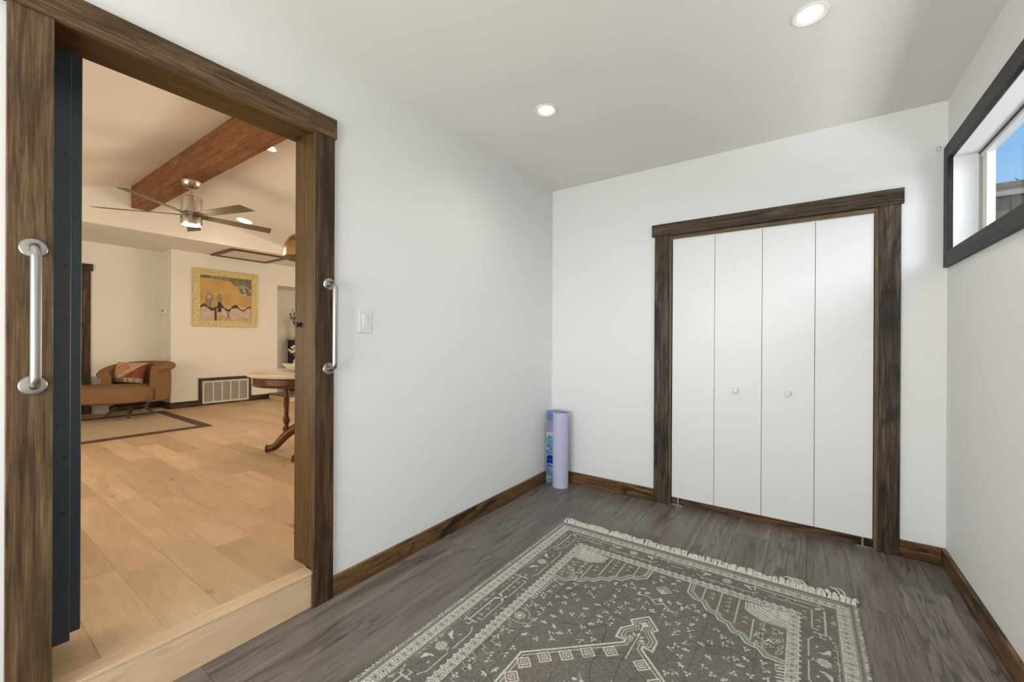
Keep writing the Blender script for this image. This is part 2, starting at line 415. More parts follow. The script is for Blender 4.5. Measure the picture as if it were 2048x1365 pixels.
# ------------------------------------------------------------ closet
struct('trim_7',box((-.917,YD-CT,0),(-.815,YD,1.980),.0015),WO['closetZ'])
struct('trim_8',box((.352,YD-CT,0),(.443,YD,1.980),.0015),WO['closetZ'])
struct('trim_9',box((-.937,YD-CT-.007,1.980),(.455,YD,2.068),.0015),WO['closetX'])
cj=stained('stained_wood_closet_jamb','Z',(.07,.045,.02),(.17,.115,.06),(.25,.18,.10),streak=.25)
cjx=stained('stained_wood_closet_jamb_x','X',(.07,.045,.02),(.17,.115,.06),(.25,.18,.10),streak=.25)
struct('trim_10',box((CX0-.025,YD-.006,.0),(CX0-.004,YD+.12,1.985),.001),cj)
struct('trim_11',box((CX1+.002,YD-.006,.0),(CX1+.022,YD+.12,1.985),.001),cj)
struct('trim_12',box((CX0-.004,YD-.006,CZ+.002),(CX1+.002,YD+.12,1.978),.001),cjx)
struct('trim_13',box((CX0-.004,YD+.035,.0),(CX1+.002,YD+.085,.046),.001),WO['baseX'])
xs=[CX0,-.511,-.227,.055,CX1]
DF=YD+.006
for s,(a,b_) in enumerate(((0,2),(2,4))):
    t=thing('folding_door',('left' if s==0 else 'right')+' white bifold closet door of two flat panels with a round knob','closet door',((xs[a]+xs[b_])/2,DF+.015,.056),0,'bifold closet doors')
    for k in range(a,b_):
        obj('panel',box((xs[k]+.0012,DF,.056),(xs[k+1]-.0012,DF+.03,CZ-.004),.0012),M['panel'],t)
    kx=-.378 if s==0 else -.084
    obj('knob',lathe([(0,0),(.010,0),(.009,-.006),(.0095,-.009),(.017,-.014),(.0185,-.019),(.016,-.025),(.008,-.028),(0,-.0285)],(kx,DF,.870),28,'Y'),M['knob'],t,smooth=True)
    px=xs[0] if s==0 else xs[4]; d=1 if s==0 else -1
    bm=bmesh.new(); abox(bm,(min(px,px+d*.075),DF+.001,.0),(max(px,px+d*.075),DF+.022,.007)); abox(bm,(min(px+d*.04,px+d*.05),DF+.006,.007),(max(px+d*.04,px+d*.05),DF+.016,.056))
    obj('pivot_bracket',bm,M['chrome'],t)
struct('trim_14',box((CX0,DF+.004,CZ-.004),(CX1,DF+.028,CZ+.002)),M['white'])

# ------------------------------------------------------------ high window
wc=struct('window_1',box((XB+.095,WY0,WZ1-.028),(XB+.13,WY1,WZ1-.004),.001),M['white'])
wc['label']='high window with a black stained surround'
bm=bmesh.new()
obj('casing',box((XB-.02,WY1,WZ0-.078),(XB,WY1+.078,WZ1+.078),.0015),WO['windowZ'],wc)
obj('casing',box((XB-.02,WY0-.08,WZ1),(XB,WY1,WZ1+.078),.0015),WO['windowY'],wc)
obj('casing',box((XB-.02,WY0-.08,WZ0-.078),(XB,WY1,WZ0),.0015),WO['windowY'],wc)
obj('casing',box((XB-.02,WY0-.08,WZ0),(XB,WY0,WZ1),.0015),WO['windowZ'],wc)
for lo,hi in (((XB,WY0,WZ1-.004),(XB+.14,WY1,WZ1)),((XB,WY0,WZ0),(XB+.14,WY1,WZ0+.004)),((XB,WY1-.004,WZ0),(XB+.14,WY1,WZ1)),((XB,WY0,WZ0),(XB+.14,WY0+.004,WZ1))):
    obj('reveal',box(lo,hi),M['reveal'],wc)
obj('window_frame',box((XB+.095,WY0,WZ0+.004),(XB+.13,WY1,WZ0+.034),.001),M['white'],wc)
obj('window_frame',box((XB+.10,WY1-.075,WZ0+.03),(XB+.13,WY1-.016,WZ1-.028),.001),M['white'],wc)
obj('gasket',box((XB+.09,WY1-.016,WZ0+.004),(XB+.12,WY1-.004,WZ1-.004)),M['nickel'],wc)
obj('gasket',box((XB+.088,WY0,WZ1-.010),(XB+.095,WY1,WZ1-.004)),M['black'],wc)
m,t_,b_=newmat('window_glass'); t_.nodes.remove(b_)
gl=N(t_,'BsdfGlossy'); gl.inputs['Roughness'].default_value=.02; tr=N(t_,'BsdfTransparent'); fr=N(t_,'LayerWeight'); mx=N(t_,'MixShader'); fr.inputs[0].default_value=.5
L(t_,math_(t_,'ADD',math_(t_,'MULTIPLY',math_(t_,'POWER',fr.outputs['Facing'],5.),.22),.015),mx.inputs[0]); L(t_,tr.outputs[0],mx.inputs[1]); L(t_,gl.outputs[0],mx.inputs[2]); L(t_,mx.outputs[0],t_.nodes['Material Output'].inputs[0])
M['glass']=m
obj('pane',box((XB+.115,WY0,WZ0+.03),(XB+.119,WY1-.07,WZ1-.024)),M['glass'],wc)
# tiny cup hook
hk=obj('cup_hook',tube([(.594+.010*math.cos(a),YD-.006-.002*math.sin(a),2.252+.012*math.sin(a)) for a in [k*PI*1.6/14+.5 for k in range(15)]]+[(.600,YD,2.262)],.0013,8),M['nickel'])
tag(hk,'tiny metal cup hook on the back wall beside the window corner','hook')

# ------------------------------------------------------------ ceiling lights
def downlight(x,y,z,label,R,r,mat,pw,col,tilt=None,grp=None):
    t=thing('recessed_light',label,'ceiling light',(x,y,z),0,grp)
    bm=lathe([(r,-.001),(r+.004,-.004),(R-.006,-.008),(R,-.005),(R,0.0),(r,.0)],(0,0,0),48)
    a=obj('trim_ring',bm,M['trimring'],t,local=True,smooth=True)
    c=obj('lens',lathe([(0,-.002),(r,-.002),(r,.0),(0,.0)],(0,0,0),48),mat,t,local=True)
    if tilt: t.rotation_euler=tilt
    n=Vector((0,0,-1)) if not tilt else (Matrix.Rotation(tilt[0],3,'X')@Vector((0,0,-1)))
    l=light('SPOT','downlight_beam',Vector((x,y,z))+n*.012,pw,col,r*.8,direction=n)
    l.data.spot_size=math.radians(150); l.data.spot_blend=1
    return t
downlight(-1.199,2.026,ZC,'round recessed ceiling light nearer the left wall',.064,.041,M['lamp'],12,(1,.93,.84),grp='recessed lights in the white ceiling')
downlight(.014,2.029,ZC,'round recessed ceiling light nearer the window wall',.064,.041,M['lamp'],12,(1,.93,.84),grp='recessed lights in the white ceiling')

# ------------------------------------------------------------ yoga mat
ym=thing('yoga_mat','rolled pale lavender yoga mat with a blue wave print, standing in the corner','yoga mat',(-1.65,3.0,0))
c0=(-1.640,3.035); R0=.062; H=.612
path=[]                                     # spiral roll then a loose flap along the wall
for k in range(100):
    a=k/99*4*PI; r=.028+.034*k/99; path.append((c0[0]+r*math.cos(a+3.3),c0[1]+r*math.sin(a+3.3)))
path2=[]
# outer turn: front wraps round right side to the back, then flap goes left along the back
for k in range(46):
    a=math.radians(190)+k/45*math.radians(260); path2.append((c0[0]+R0*math.cos(a),c0[1]+R0*math.sin(a)))
path2+= [(-1.66,3.100),(-1.70,3.105),(-1.74,3.100),(-1.765,3.075),(-1.778,3.045)]
def ribbon(pts,th,z0,z1,nz,colfun=None,mat=None):
    P=np.array(pts); T=np.gradient(P,axis=0); T/=np.linalg.norm(T,axis=1)[:,None]; Nn=np.stack([-T[:,1],T[:,0]],1)
    bm=bmesh.new(); cl=bm.verts.layers.float_color.new('Col'); g=[]
    sarc=np.concatenate([[0],np.cumsum(np.linalg.norm(np.diff(P,axis=0),axis=1))])
    for s in (0,1):
        Q=P+Nn*(th*(s-.5)); rows=[]
        for j in range(nz+1):
            z=z0+(z1-z0)*j/nz; row=[]
            for i2,q in enumerate(Q):
                v=bm.verts.new((q[0],q[1],z)); c=colfun(s,sarc[i2],j/nz); v[cl]=(*c,1); row.append(v)
            rows.append(row)
        g.append(rows)
    n=len(pts)
    for s in (0,1):
        for j in range(nz):
            for i2 in range(n-1):
                f=(g[s][j][i2],g[s][j][i2+1],g[s][j+1][i2+1],g[s][j+1][i2]); bm.faces.new(f)
    for i2 in range(n-1):
        bm.faces.new((g[0][nz][i2],g[0][nz][i2+1],g[1][nz][i2+1],g[1][nz][i2])); bm.faces.new((g[0][0][i2],g[0][0][i2+1],g[1][0][i2+1],g[1][0][i2]))
    for i2 in (0,n-1):
        for j in range(nz): bm.faces.new((g[0][j][i2],g[0][j+1][i2],g[1][j+1][i2],g[1][j][i2]))
    return bm
LAV=(.50,.50,.66)
def printcol(u,v):
    # print of sea colours, v measured from the floor
    v2=v+.02*math.sin(u*55)
    w=math.sin((v2*60+2*math.sin(u*30+v2*20)))
    if v2>.84: c=(.20,.33,.52) if w>0 else (.17,.30,.48)
    elif v2>.68: c=(.40,.42,.60)
    elif v2>.635: c=(.78,.76,.76)
    elif v2>.36: 
        c=(.07,.26,.45) if w>-.1 else (.22,.44,.60)
        if w>.93: c=(.75,.83,.88)
    elif v2>.20:
        c=(.010,.045,.36) if w>-.5 else (.02,.10,.45)
        if abs(v2-.235)<.008: c=(.55,.62,.80)
    else: c=(.15,.27,.42) if w>0 else (.36,.45,.58)
    return c
def mcol(s,u,v): return LAV if s==0 else printcol(u,v)
ymm=vcol('yoga_mat_foam',.7)
obj('roll',ribbon(path,.004,.0,H,1,lambda s,u,v:(.36,.42,.55)),ymm,ym,smooth=True)
# orient: normals from gradient (-Ty,Tx): for ccw travel this points inward, so side 1 is inside/printed
obj('loose_end',ribbon(bez([(a,b,0) for a,b in path2],2) and [(p.x,p.y) for p in bez([(a,b,0) for a,b in path2],2)],.005,.0,H,140,mcol),ymm,ym,smooth=True)

# ------------------------------------------------------------ patterned rug
RX,RY0,RY1=-.543,.03,2.435; HW=.745
xs_=np.arange(-HW,HW+.0001,.00245); ysf=np.arange(.80,RY1,.00245); ys_=np.concatenate([np.arange(RY0,.80,.02),ysf,[RY1]])
X,Y=np.meshgrid(xs_,ys_); A=np.abs(X); D=RY1-Y
ink=np.zeros_like(X); dk=np.zeros_like(X); warmth=np.zeros_like(X)
def sl(x0,x1,y0,y1):
    i0=np.searchsorted(xs_,x0); i1=np.searchsorted(xs_,x1)+1; j0=np.searchsorted(ys_,y0); j1=np.searchsorted(ys_,y1)+1
    return slice(max(j0-1,0),j1),slice(max(i0-1,0),i1)
def seg(x0,y0,x1,y1,w,v=1.,arr=None,mir=True):
    arr=ink if arr is None else arr
    for sgn in ((1,-1) if mir else (1,)):
        a0,a1=x0*sgn,x1*sgn; s=sl(min(a0,a1)-w,max(a0,a1)+w,min(y0,y1)-w,max(y0,y1)+w)
        x_,y_=X[s],Y[s]
        if x_.size==0: continue
        dx,dy=a1-a0,y1-y0; l2=dx*dx+dy*dy+1e-12; t=np.clip(((x_-a0)*dx+(y_-y0)*dy)/l2,0,1)
        d=np.hypot(x_-a0-t*dx,y_-y0-t*dy); m=np.clip((w/2-d)/.0018+.5,0,1)
        arr[s]=arr[s]*(1-m)+v*m
def poly(pts,w,v=1.,arr=None,mir=True):
    for (a,b),(c,d) in zip(pts,pts[1:]): seg(a,b,c,d,w,v,arr,mir)
def blob(x0,y0,rx,ry,a=0,v=1.,arr=None,mir=False):
    arr=ink if arr is None else arr
    for sgn in ((1,-1) if mir else (1,)):
        r=max(rx,ry); s=sl(x0*sgn-r,x0*sgn+r,y0-r,y0+r); x_,y_=X[s]-x0*sgn,Y[s]-y0
        if x_.size==0: continue
        c_,s_=math.cos(a*sgn),math.sin(a*sgn); u=(x_*c_+y_*s_)/rx; w_=(-x_*s_+y_*c_)/ry
        m=np.clip((1-np.hypot(u,w_))/.35,0,1); arr[s]=arr[s]*(1-m)+v*m
def fill(pts,v=1.,arr=None,mir=True):
    arr=ink if arr is None else arr
    for sgn in ((1,-1) if mir else (1,)):
        P=[(a*sgn,b) for a,b in pts]; s=sl(min(p[0] for p in P),max(p[0] for p in P),min(p[1] for p in P),max(p[1] for p in P))
        x_,y_=X[s],Y[s]; ins=np.zeros(x_.shape,bool)
        for (a,b),(c,d) in zip(P,P[1:]+P[:1]):
            if b==d: continue
            k=((b>y_)!=(d>y_))&(x_<(c-a)*(y_-b)/(d-b)+a); ins^=k
        arr[s]=np.where(ins,v,arr[s])
def diamond(x0,y0,r,v=1,w=.004,mir=True,inner=True):
    poly([(x0-r,y0),(x0,y0+r),(x0+r,y0),(x0,y0-r),(x0-r,y0)],w,v,mir=mir)
    if inner: poly([(x0-r*.5,y0),(x0,y0+r*.5),(x0+r*.5,y0),(x0,y0-r*.5),(x0-r*.5,y0)],w*.8,v,mir=mir); blob(x0,y0,r*.18,r*.18,v=v,mir=mir)
# long bands as a repeating chain of lozenges, arrowheads and crosses
def band(W,T,half,off):
    """W: distance across (0 centre), T: along; returns ink 0..1 inside band, nan outside"""
    ins=np.abs(W)<half; p=.066; t=(T+off)%p-p/2; wv=W/half
    v=np.full(W.shape,.93)
    lz=np.abs(t)/.015+np.abs(wv)*.62
    v=np.where((lz<1.0)&(lz>.74),.12,v); v=np.where(lz<.36,.1,v)
    ch=np.abs(np.abs(t)-.021-.006*np.abs(wv)); v=np.where((ch<.0016)&(np.abs(wv)<.8),.12,v)
    cr=np.abs(np.abs(t)-p/2)
    v=np.where((np.abs(cr-.007*np.abs(wv))<.0017)&(np.abs(wv)<.85),.1,v); v=np.where((np.abs(wv)<.16)&(cr<.007),.1,v)
    v=np.where((np.abs(np.abs(wv)-.62)<.1)&(np.abs(np.abs(t)-.016)<.0022),.25,v)
    v=np.where(np.abs(wv)>.9,.93,v)
    return ins,v
for (ca,cd,half) in ((.690,.063,.0225),(.512,.226,.0215)):
    ins,v=band(A-ca,Y,half,.0); m=ins&(D>cd-half); ink=np.where(m,v,ink)
    ins,v=band(D-cd,X,half,.0); m=ins&(A<ca+half); ink=np.where(m,v,ink)
# toothed outer edges of the inner band
tooth=((Y%.033)<.016); m=(A>.533)&(A<.545)&tooth&(D>.2); ink=np.where(m&((A-.533)<.010-np.abs((Y%.033)-.008)*1.1),.85,ink)
tooth=((X%.033)<.016); m=(D<.2045)&(D>.193)&(A<.53); ink=np.where(m&((.2045-D)<.010-np.abs((X%.033)-.008)*1.1),.85,ink)
# selvage: short dark and pale weft dashes
m=(A>.713); dash=(np.sin(Y*2*PI/.0105+np.sin(A*400)*1.4)>0)
ink=np.where(m,np.where(dash&(A>.728),.62,.10),ink); ink=np.where(m&(A<.7165),.7,ink); ink=np.where((D<.026),np.where(D<.006,.65,.06),ink); ink=np.where((D>.026)&(D<.031)&(A<.7),.7,ink)
m=(A>.733)&(vnoise(X,Y,170,3)>.66); ink=np.where(m,.95,ink)
# thin guard lines with dotted noise
seg(.664,.03,.664,2.37,.0022,.45); seg(-.664,2.347,.664,2.347,.0022,.45,mir=False)
m=(A>.640)&(A<.658)&(D>.11); ink=np.where(m&(vnoise(X,Y,120,8)>.72),.5,ink)
# main border motifs ------------------------------------------------
def flower(x,y,r=.027,mir=True):
    for s_ in ((1,-1) if mir else (1,)):
        blob(x*s_,y,r,r,v=.92); 
        for k in range(4): a=k*PI/4; seg(x*s_-r*.82*math.cos(a),y-r*.82*math.sin(a),x*s_+r*.82*math.cos(a),y+r*.82*math.sin(a),.0032,.08,mir=False)
        blob(x*s_,y,r*.22,r*.22,v=.9)
def horn(x,y,d,mir=True,vert=False):
    if not vert:
        poly([(x+.020,y),(x+.020,y-.022*d),(x-.012,y-.030*d)],.006,.9,mir=mir); fill([(x-.005,y-.036*d),(x+.024,y-.02*d),(x+.018,y+.004*d),(x+.008,y-.008*d)],.9,mir=mir); blob(x-.02,y+.004*d,.005,.008,v=.85,mir=mir)
    else:
        poly([(x,y+.016),(x-.022*d,y+.014),(x-.03*d,y-.012)],.006,.9,mir=mir); fill([(x-.036*d,y-.01),(x-.02*d,y+.02),(x+.003*d,y+.014),(x-.008*d,y+.004)],.9,mir=mir)
def trio(x,y,s=1,mir=True):
    for a in (0,2.1,4.2): blob(x+.0075*s*math.cos(a+x*90),y+.0075*s*math.sin(a+x*90),.006*s,.0036*s,a+x*90,.9,mir=mir)
LC=.598                          # centre of main border
for y0 in (1.929,1.169,.409): 
    flower(LC+.012,y0); horn(LC+.012,y0+.085,1); horn(LC+.012,y0-.085,-1)
    seg(.563,y0+.015,.563,y0+.12,.0045,.88); seg(.563,y0-.015,.563,y0-.12,.0045,.88)
    seg(.563,y0+.12,.580,y0+.15,.0045,.88); seg(.563,y0-.12,.580,y0-.15,.0045,.88)
    seg(.654,y0-.1,.654,y0+.1,.003,.6); trio(.578,y0,.8)
for y0 in (2.310,1.549,.789):
    up=y0<2.2
    for d in ((1,-1) if up else (-1,)):
        seg(.622,y0+.012*d,.622,y0+.195*d,.0055,.92); seg(.576,y0+.025*d,.576,y0+.165*d,.0042,.9)
        seg(.622,y0+.07*d,.605,y0+.07*d,.004,.9); seg(.636,y0+.198*d,.583,y0+.198*d,.0058,.92); seg(.636,y0+.198*d,.636,y0+.215*d,.005,.9); seg(.596,y0+.172*d,.576,y0+.172*d,.005,.9); seg(.603,y0+.198*d,.603,y0+.224*d,.0045,.9); seg(.603,y0+.224*d,.622,y0+.224*d,.0045,.9)
        trio(.598,y0+.10*d,.9); trio(.600,y0+.145*d,.8); trio(.550,y0+.06*d,.8); trio(.550,y0+.11*d,.8)
    if up:
        for k in range(4):
            a=PI/4+k*PI/2; blob(LC+.016*math.cos(a),y0+.016*math.sin(a),.014,.008,a,.92,mir=True)
        for k in range(4):
            a=k*PI/2; blob(LC+.016*math.cos(a),y0+.016*math.sin(a),.011,.007,a,-.4,mir=True)
# far border along X
FY=2.308
for x0 in (.235,):
    flower(x0,FY,.024); horn(x0-.075,FY,1,vert=True); horn(x0+.075,FY,-1,vert=True)
    seg(x0-.11,FY-.036,x0+.11,FY-.036,.0045,.88); seg(x0-.11,FY-.036,x0-.135,FY-.018,.0045,.88); seg(x0+.11,FY-.036,x0+.135,FY-.018,.0045,.88)
seg(-.085,FY+.026,.085,FY+.026,.005,.92,mir=False); seg(.085,FY+.026,.085,FY+.014,.005,.92); seg(-.05,FY+.026,-.05,FY+.006,.005,.92); seg(-.028,FY-.012,.028,FY-.012,.004,.9,mir=False)
seg(.108,FY+.022,.135,FY+.022,.005,.9); seg(.135,FY+.022,.135,FY+.008,.005,.9)
for x0 in (.385,): 
    seg(x0-.03,FY+.028,x0-.03,FY-.005,.0055,.92); seg(x0-.045,FY+.022,x0-.005,FY+.022,.005,.92); seg(x0+.0,FY+.018,.600,FY+.018,.0055,.92); seg(x0+.03,FY-.020,.565,FY-.020,.0045,.9); trio(x0+.05,FY,.8); trio(x0+.10,FY-.003,.8); seg(x0+.13,FY+.014,x0+.13,FY-.0,.004,.9)
seg(.622,FY+.01,.600,FY+.03,.0055,.9); blob(.600,FY-.005,.018,.008,.7,.9,mir=True)
for k in range(9): trio(.04+.045*k,2.262,.7)
# corner spandrels -----------------------------------------------------
sc=[(.490,1.838),(.425,1.838),(.400,1.871),(.360,1.877),(.335,1.915),(.303,1.918),(.282,1.957),(.247,1.966),(.233,2.000),(.196,2.005),(.165,2.058),(.134,2.061),(.096,2.099),(.092,2.186)]
fill([(.49,2.19)]+sc,-.0,mir=True); fill([(.49,2.19)]+sc,1.,arr=warmth)
for dd,wv in ((0,.0065),(.013,.0035),(.021,.0035)):
    P=[(a+dd*.6,b+dd) for a,b in sc[:-1]]+[(sc[-1][0]+dd,sc[-1][1])]; P[0]=(.490,P[0][1]); P=[(a if k<12 else sc[k][0]+dd,b) for k,(a,b) in enumerate(P)]
    poly(P,wv,.93)
fan=[(.328,2.178),(.334,2.112),(.372,2.085),(.407,2.064),(.490,2.070)]
fill([(.49,2.19)]+fan,.88)
for k,dd in enumerate((.010,.024,.040,.058,.076)): 
    P=[(a+dd*.8,b+dd*.75) for a,b in fan]; P[0]=(P[0][0],2.19); P[-1]=(.49,P[-1][1]); poly(P,.0035 if k%2 else .0048,.08)
for (a,b) in ((.455,2.148),(.425,2.165),(.452,2.170)): blob(a,b,.006,.006,v=.1,mir=True)
for x0,ya in ((.162,2.086),(.233,2.022),(.306,1.985),(.372,1.91)):
    seg(x0,ya,x0,2.19 if x0<.33 else 2.06,.0048,.9)
    for k in range(4):
        yy=ya+.03+k*.036
        if yy<(2.17 if x0<.3 else 2.06): trio(x0+.036,yy,.95); seg(x0+.02,yy-.012,x0+.05,yy-.018,.002,-.6)
for k in range(26):
    a=.39+rng.rand()*.09; b=1.87+rng.rand()*.17; trio(a,b,.85)
fill([(.415,1.925),(.435,1.965),(.455,1.93),(.435,1.945)],.92)
# toothed inner sides
for k in range(12):
    y0=1.825-k*.017; seg(.49,y0,.468+.004*(k%2),y0-.006,.007,.85)
for sgn in (1,-1):
    y0=1.62; 
    while y0>.9:
        poly([(.488*sgn,y0),(.462*sgn,y0-.012),(.470*sgn,y0-.024),(.448*sgn,y0-.03)],.0028,.7,mir=False); y0-=.058
# side rosettes on the field edge
blob(.460,1.495,.026,.026,v=.92,mir=True); blob(.460,1.495,.019,.019,v=-.3,mir=True); blob(.460,1.495,.014,.014,v=.92,mir=True)
poly([(.488,1.540),(.455,1.545),(.430,1.53),(.418,1.50),(.395,1.50),(.40,1.475),(.42,1.46),(.45,1.452),(.486,1.455)],.0032,.8)
# centre medallion -----------------------------------------------------
med=[(.330,.9),(.334,1.16),(.337,1.322),(.036,1.602),(.034,1.622),(.072,1.614),(.073,1.676),(.037,1.722),(.056,1.747),(.0,1.812)]
body=[(.33,.8)]+med[1:]
fill(body+[(0,.8)],0.,mir=True); fill(body+[(0,.8)],.8,arr=warmth)
poly(med,.0085,.93)
P=[(.316,.9),(.320,1.16),(.322,1.314),(.026,1.590),(.020,1.600),(.020,1.636),(.058,1.630),(.059,1.670),(.022,1.717),(.038,1.746),(.0,1.787)]; poly(P,.0042,.93)
P=[(.012,1.62),(.012,1.645),(.046,1.642),(.047,1.665),(.010,1.712),(.024,1.746),(.0,1.770)]; poly(P,.003,.9)
for c_ in ((.252,1.352),(.190,1.408),(.129,1.468),(.060,1.525),(.300,1.285),(.300,1.205),(.300,1.13),(.300,1.05),(.300,.97)):
    fill([(c_[0]-.03,c_[1]),(c_[0],c_[1]+.03),(c_[0]+.03,c_[1]),(c_[0],c_[1]-.03)],.0,mir=True); diamond(c_[0],c_[1],.030,w=.0055); 
seg(0,1.69,0,1.52,.0045,.9,mir=False); fill([(-.018,1.748),(0,1.766),(.018,1.748),(0,1.728)],.95,mir=False); seg(0,1.73,0,1.705,.008,.92,mir=False)
for d in (-1,1): blob(.016*d,1.668,.014,.006,.9*d,.92); blob(.022*d,1.650,.012,.005,.2*d,.92)
blob(0,1.675,.008,.012,0,.92)
seg(-.16,1.425,0,1.52,.0022,-.7,mir=False); seg(.16,1.425,0,1.52,.0022,-.7,mir=False)
def sprig(x,y,s,a):
    k=rng.randint(3)
    if k==0:
        for j in (-1,0,1): blob(x+.012*s*math.sin(a+j*1.0),y+.012*s*math.cos(a+j*1.0),.0105*s,.0058*s,PI/2-(a+j*1.0),.93)
    elif k==1:
        blob(x,y,.010*s,.006*s,a,.93); blob(x+.02*s*math.cos(a+1),y+.02*s*math.sin(a+1),.008*s,.0055*s,a+1,.9)
        seg(x,y,x+.03*s*math.cos(a),y+.03*s*math.sin(a),.0026,.8,mir=False)
    else:
        for j in range(3): blob(x+.010*s*math.cos(a+j*2.1),y+.010*s*math.sin(a+j*2.1),.0085*s,.0062*s,a+j*2.1,.92)
pts=[]; pat=[(a,b) for a,b in sc]
def inpoly(x,y,P):
    c=False
    for (a,b),(d,e_) in zip(P,P[1:]+P[:1]):
        if (b>y)!=(e_>y) and x<(d-a)*(y-b)/(e_-b)+a: c=not c
    return c
SP=[(.52,2.25)]+[(a-.028,b-.028) for a,b in sc]; MB=[(-.02,.7),(.37,.7),(.37,1.34),(.07,1.60),(.105,1.60),(.105,1.69),(.07,1.72),(.085,1.75),(0,1.85),(-.02,1.85)]
tries=0
while len(pts)<100 and tries<9000:
    tries+=1; x=rng.uniform(0,.475); y=rng.uniform(.8,2.17)
    if inpoly(x,y,SP) or inpoly(x,y,MB): continue
    if x>.41 and 1.43<y<1.56: continue
    if any((x-a)**2+(y-b)**2<.034**2 for a,b in pts): continue
    pts.append((x,y))
for x,y in pts:
    a=rng.rand()*6.28; st_=rng.get_state(); sprig(x,y,.82,a); rng.set_state(st_); sprig(-x,y+.004,.82,PI-a)
for x0,y0 in ((0.0,2.045),(.0,1.94)):
    if x0==0: diamond(0,y0,.034 if y0>2 else .026,w=.0042,mir=False,inner=y0>2)
poly([(-.09,1.945),(-.045,1.955),(-.026,1.94)],.005,.9,mir=False); poly([(.026,1.94),(.07,1.90)],.006,.9,mir=False)
pts2=[]
while len(pts2)<34:
    x=rng.uniform(-.26,.26); y=rng.uniform(.8,1.48)
    if abs(x)*.93>1.40-y+.02 or any((x-a)**2+(y-b)**2<.05**2 for a,b in pts2): continue
    pts2.append((x,y)); sprig(x,y,1.35,rng.rand()*6)
# faint dark branching lines over the field
infield=(A<.488)&(D>.25)
for k in range(26):
    x=rng.uniform(-.46,.46); y=rng.uniform(.9,2.15); a=rng.choice([.9,2.2,1.57,0.])+rng.uniform(-.25,.25); P=[(x,y)]
    for j in range(7): 
        a+=rng.uniform(-.35,.35); x+=.035*math.cos(a); y+=.035*math.sin(a); P.append((np.clip(x,-.48,.48),min(y,2.18)))
    poly(P,.0045,1.,arr=dk,mir=False)
for xk in (-.40,-.2,.0,.21,.4): poly([(xk,.85),(xk+.02,1.2),(xk-.01,1.5),(xk+.01,2.15)],.004,.8,arr=dk,mir=False)
v1=vnoise(X,Y,9,1); v2=vnoise(X,Y,3,2); v3=vnoise(X*.25,Y,420,4); v4=vnoise(X,Y,300,6)
base=np.stack([.180+.03*(v1-.5)]*3,-1)*np.array([1,.985,.88])
warmA=np.clip(warmth*.55+ (v2-.45)*1.2,0,1)[...,None]
base=base*(1-warmA*.55)+np.array([.235,.195,.155])*warmA*.55
base*=(.78+.44*v3)[...,None]; base*=(.85+.3*v4)[...,None]
base*=(1-.38*np.clip(dk,0,1))[...,None]
wear=np.clip(1-.55*np.clip((vnoise(X,Y,26,9)-.72)*6,0,1),0,1); iw=np.clip(ink,0,1)*(.80+.2*wear)*(.88+.18*v4)
neg=np.clip(-ink,0,1)
rgb=base*(1-iw[...,None])+np.array([.70,.675,.60])*iw[...,None]*(.9+.14*v4)[...,None]
rgb*=(1-.6*neg)[...,None]
hgt=.0070+.0012*iw+.0006*v4
jag=np.where(A>.735,.004*np.sin(Y*410)*np.sign(X),0)
rug=thing('patterned_rug','grey and cream medallion rug with a fringed end on the grey plank floor','rug',(RX,1.2,0))
me=grid_mesh('pile',xs_,ys_,rgb,vcol('rug_wool',.95,.25,520),hgt,place=lambda X_,Y_,Z_:(X_+jag+.012*(Y_-1.9)*.0,Y_-1.2,Z_))
o=bpy.data.objects.new('pile',me); COL.objects.link(o); o.parent=rug
obj('backing',box((RX-HW+.003,RY0,.0006),(RX+HW-.003,RY1-.001,.0068)),plain('rug_backing',(.20,.19,.17),.95),rug)
fm=plain('fringe_cotton',(.74,.70,.61),.95,bumpy=.4,bscale=300,var=.3)
bm=bmesh.new(); n=150
for k in range(n):
    x=RX-HW+.006+(2*HW-.012)*k/(n-1)+rng.uniform(-.002,.002); y0=RY1-.002
    ln=.052+rng.uniform(-.012,.012)+.010*math.sin(k*.37); dx=rng.uniform(-.016,.016); up=rng.uniform(.006,.016)
    P=bez([(x,y0,.007),(x+dx*.3,y0+ln*.30,.007+up),(x+dx*.9,y0+ln*.62,.007+up*.7),(x+dx*.6,y0+ln*.85,.012),(x+dx*1.6,y0+ln,.005)],3)
    atube(bm,P,[.0038+.0028*abs(math.sin(i_*1.1+k)) for i_ in range(len(P))],6)
    if k%2==0: 
        c=P[5]; bmesh.ops.create_icosphere(bm,subdivisions=1,radius=.0105+rng.uniform(-.003,.003),matrix=Matrix.Translation(c))
for k in range(5):                                   # loose yarn bundles near the window side
    x=RX+HW-.035-k*.014; P=bez([(x,RY1+.03,.008),(x-.01-.01*k,RY1+.07,.02),(x-.03-.012*k,RY1+.115-.006*k,.008)],5)
    if k>1: P=[Vector((p.x-.11,p.y-.01,p.z)) for p in P]
    atube(bm,P,.0045,6)
o=obj('fringe',bm,fm,rug,smooth=True); o['kind']='stuff'; o['label']='knotted cream cotton fringe'

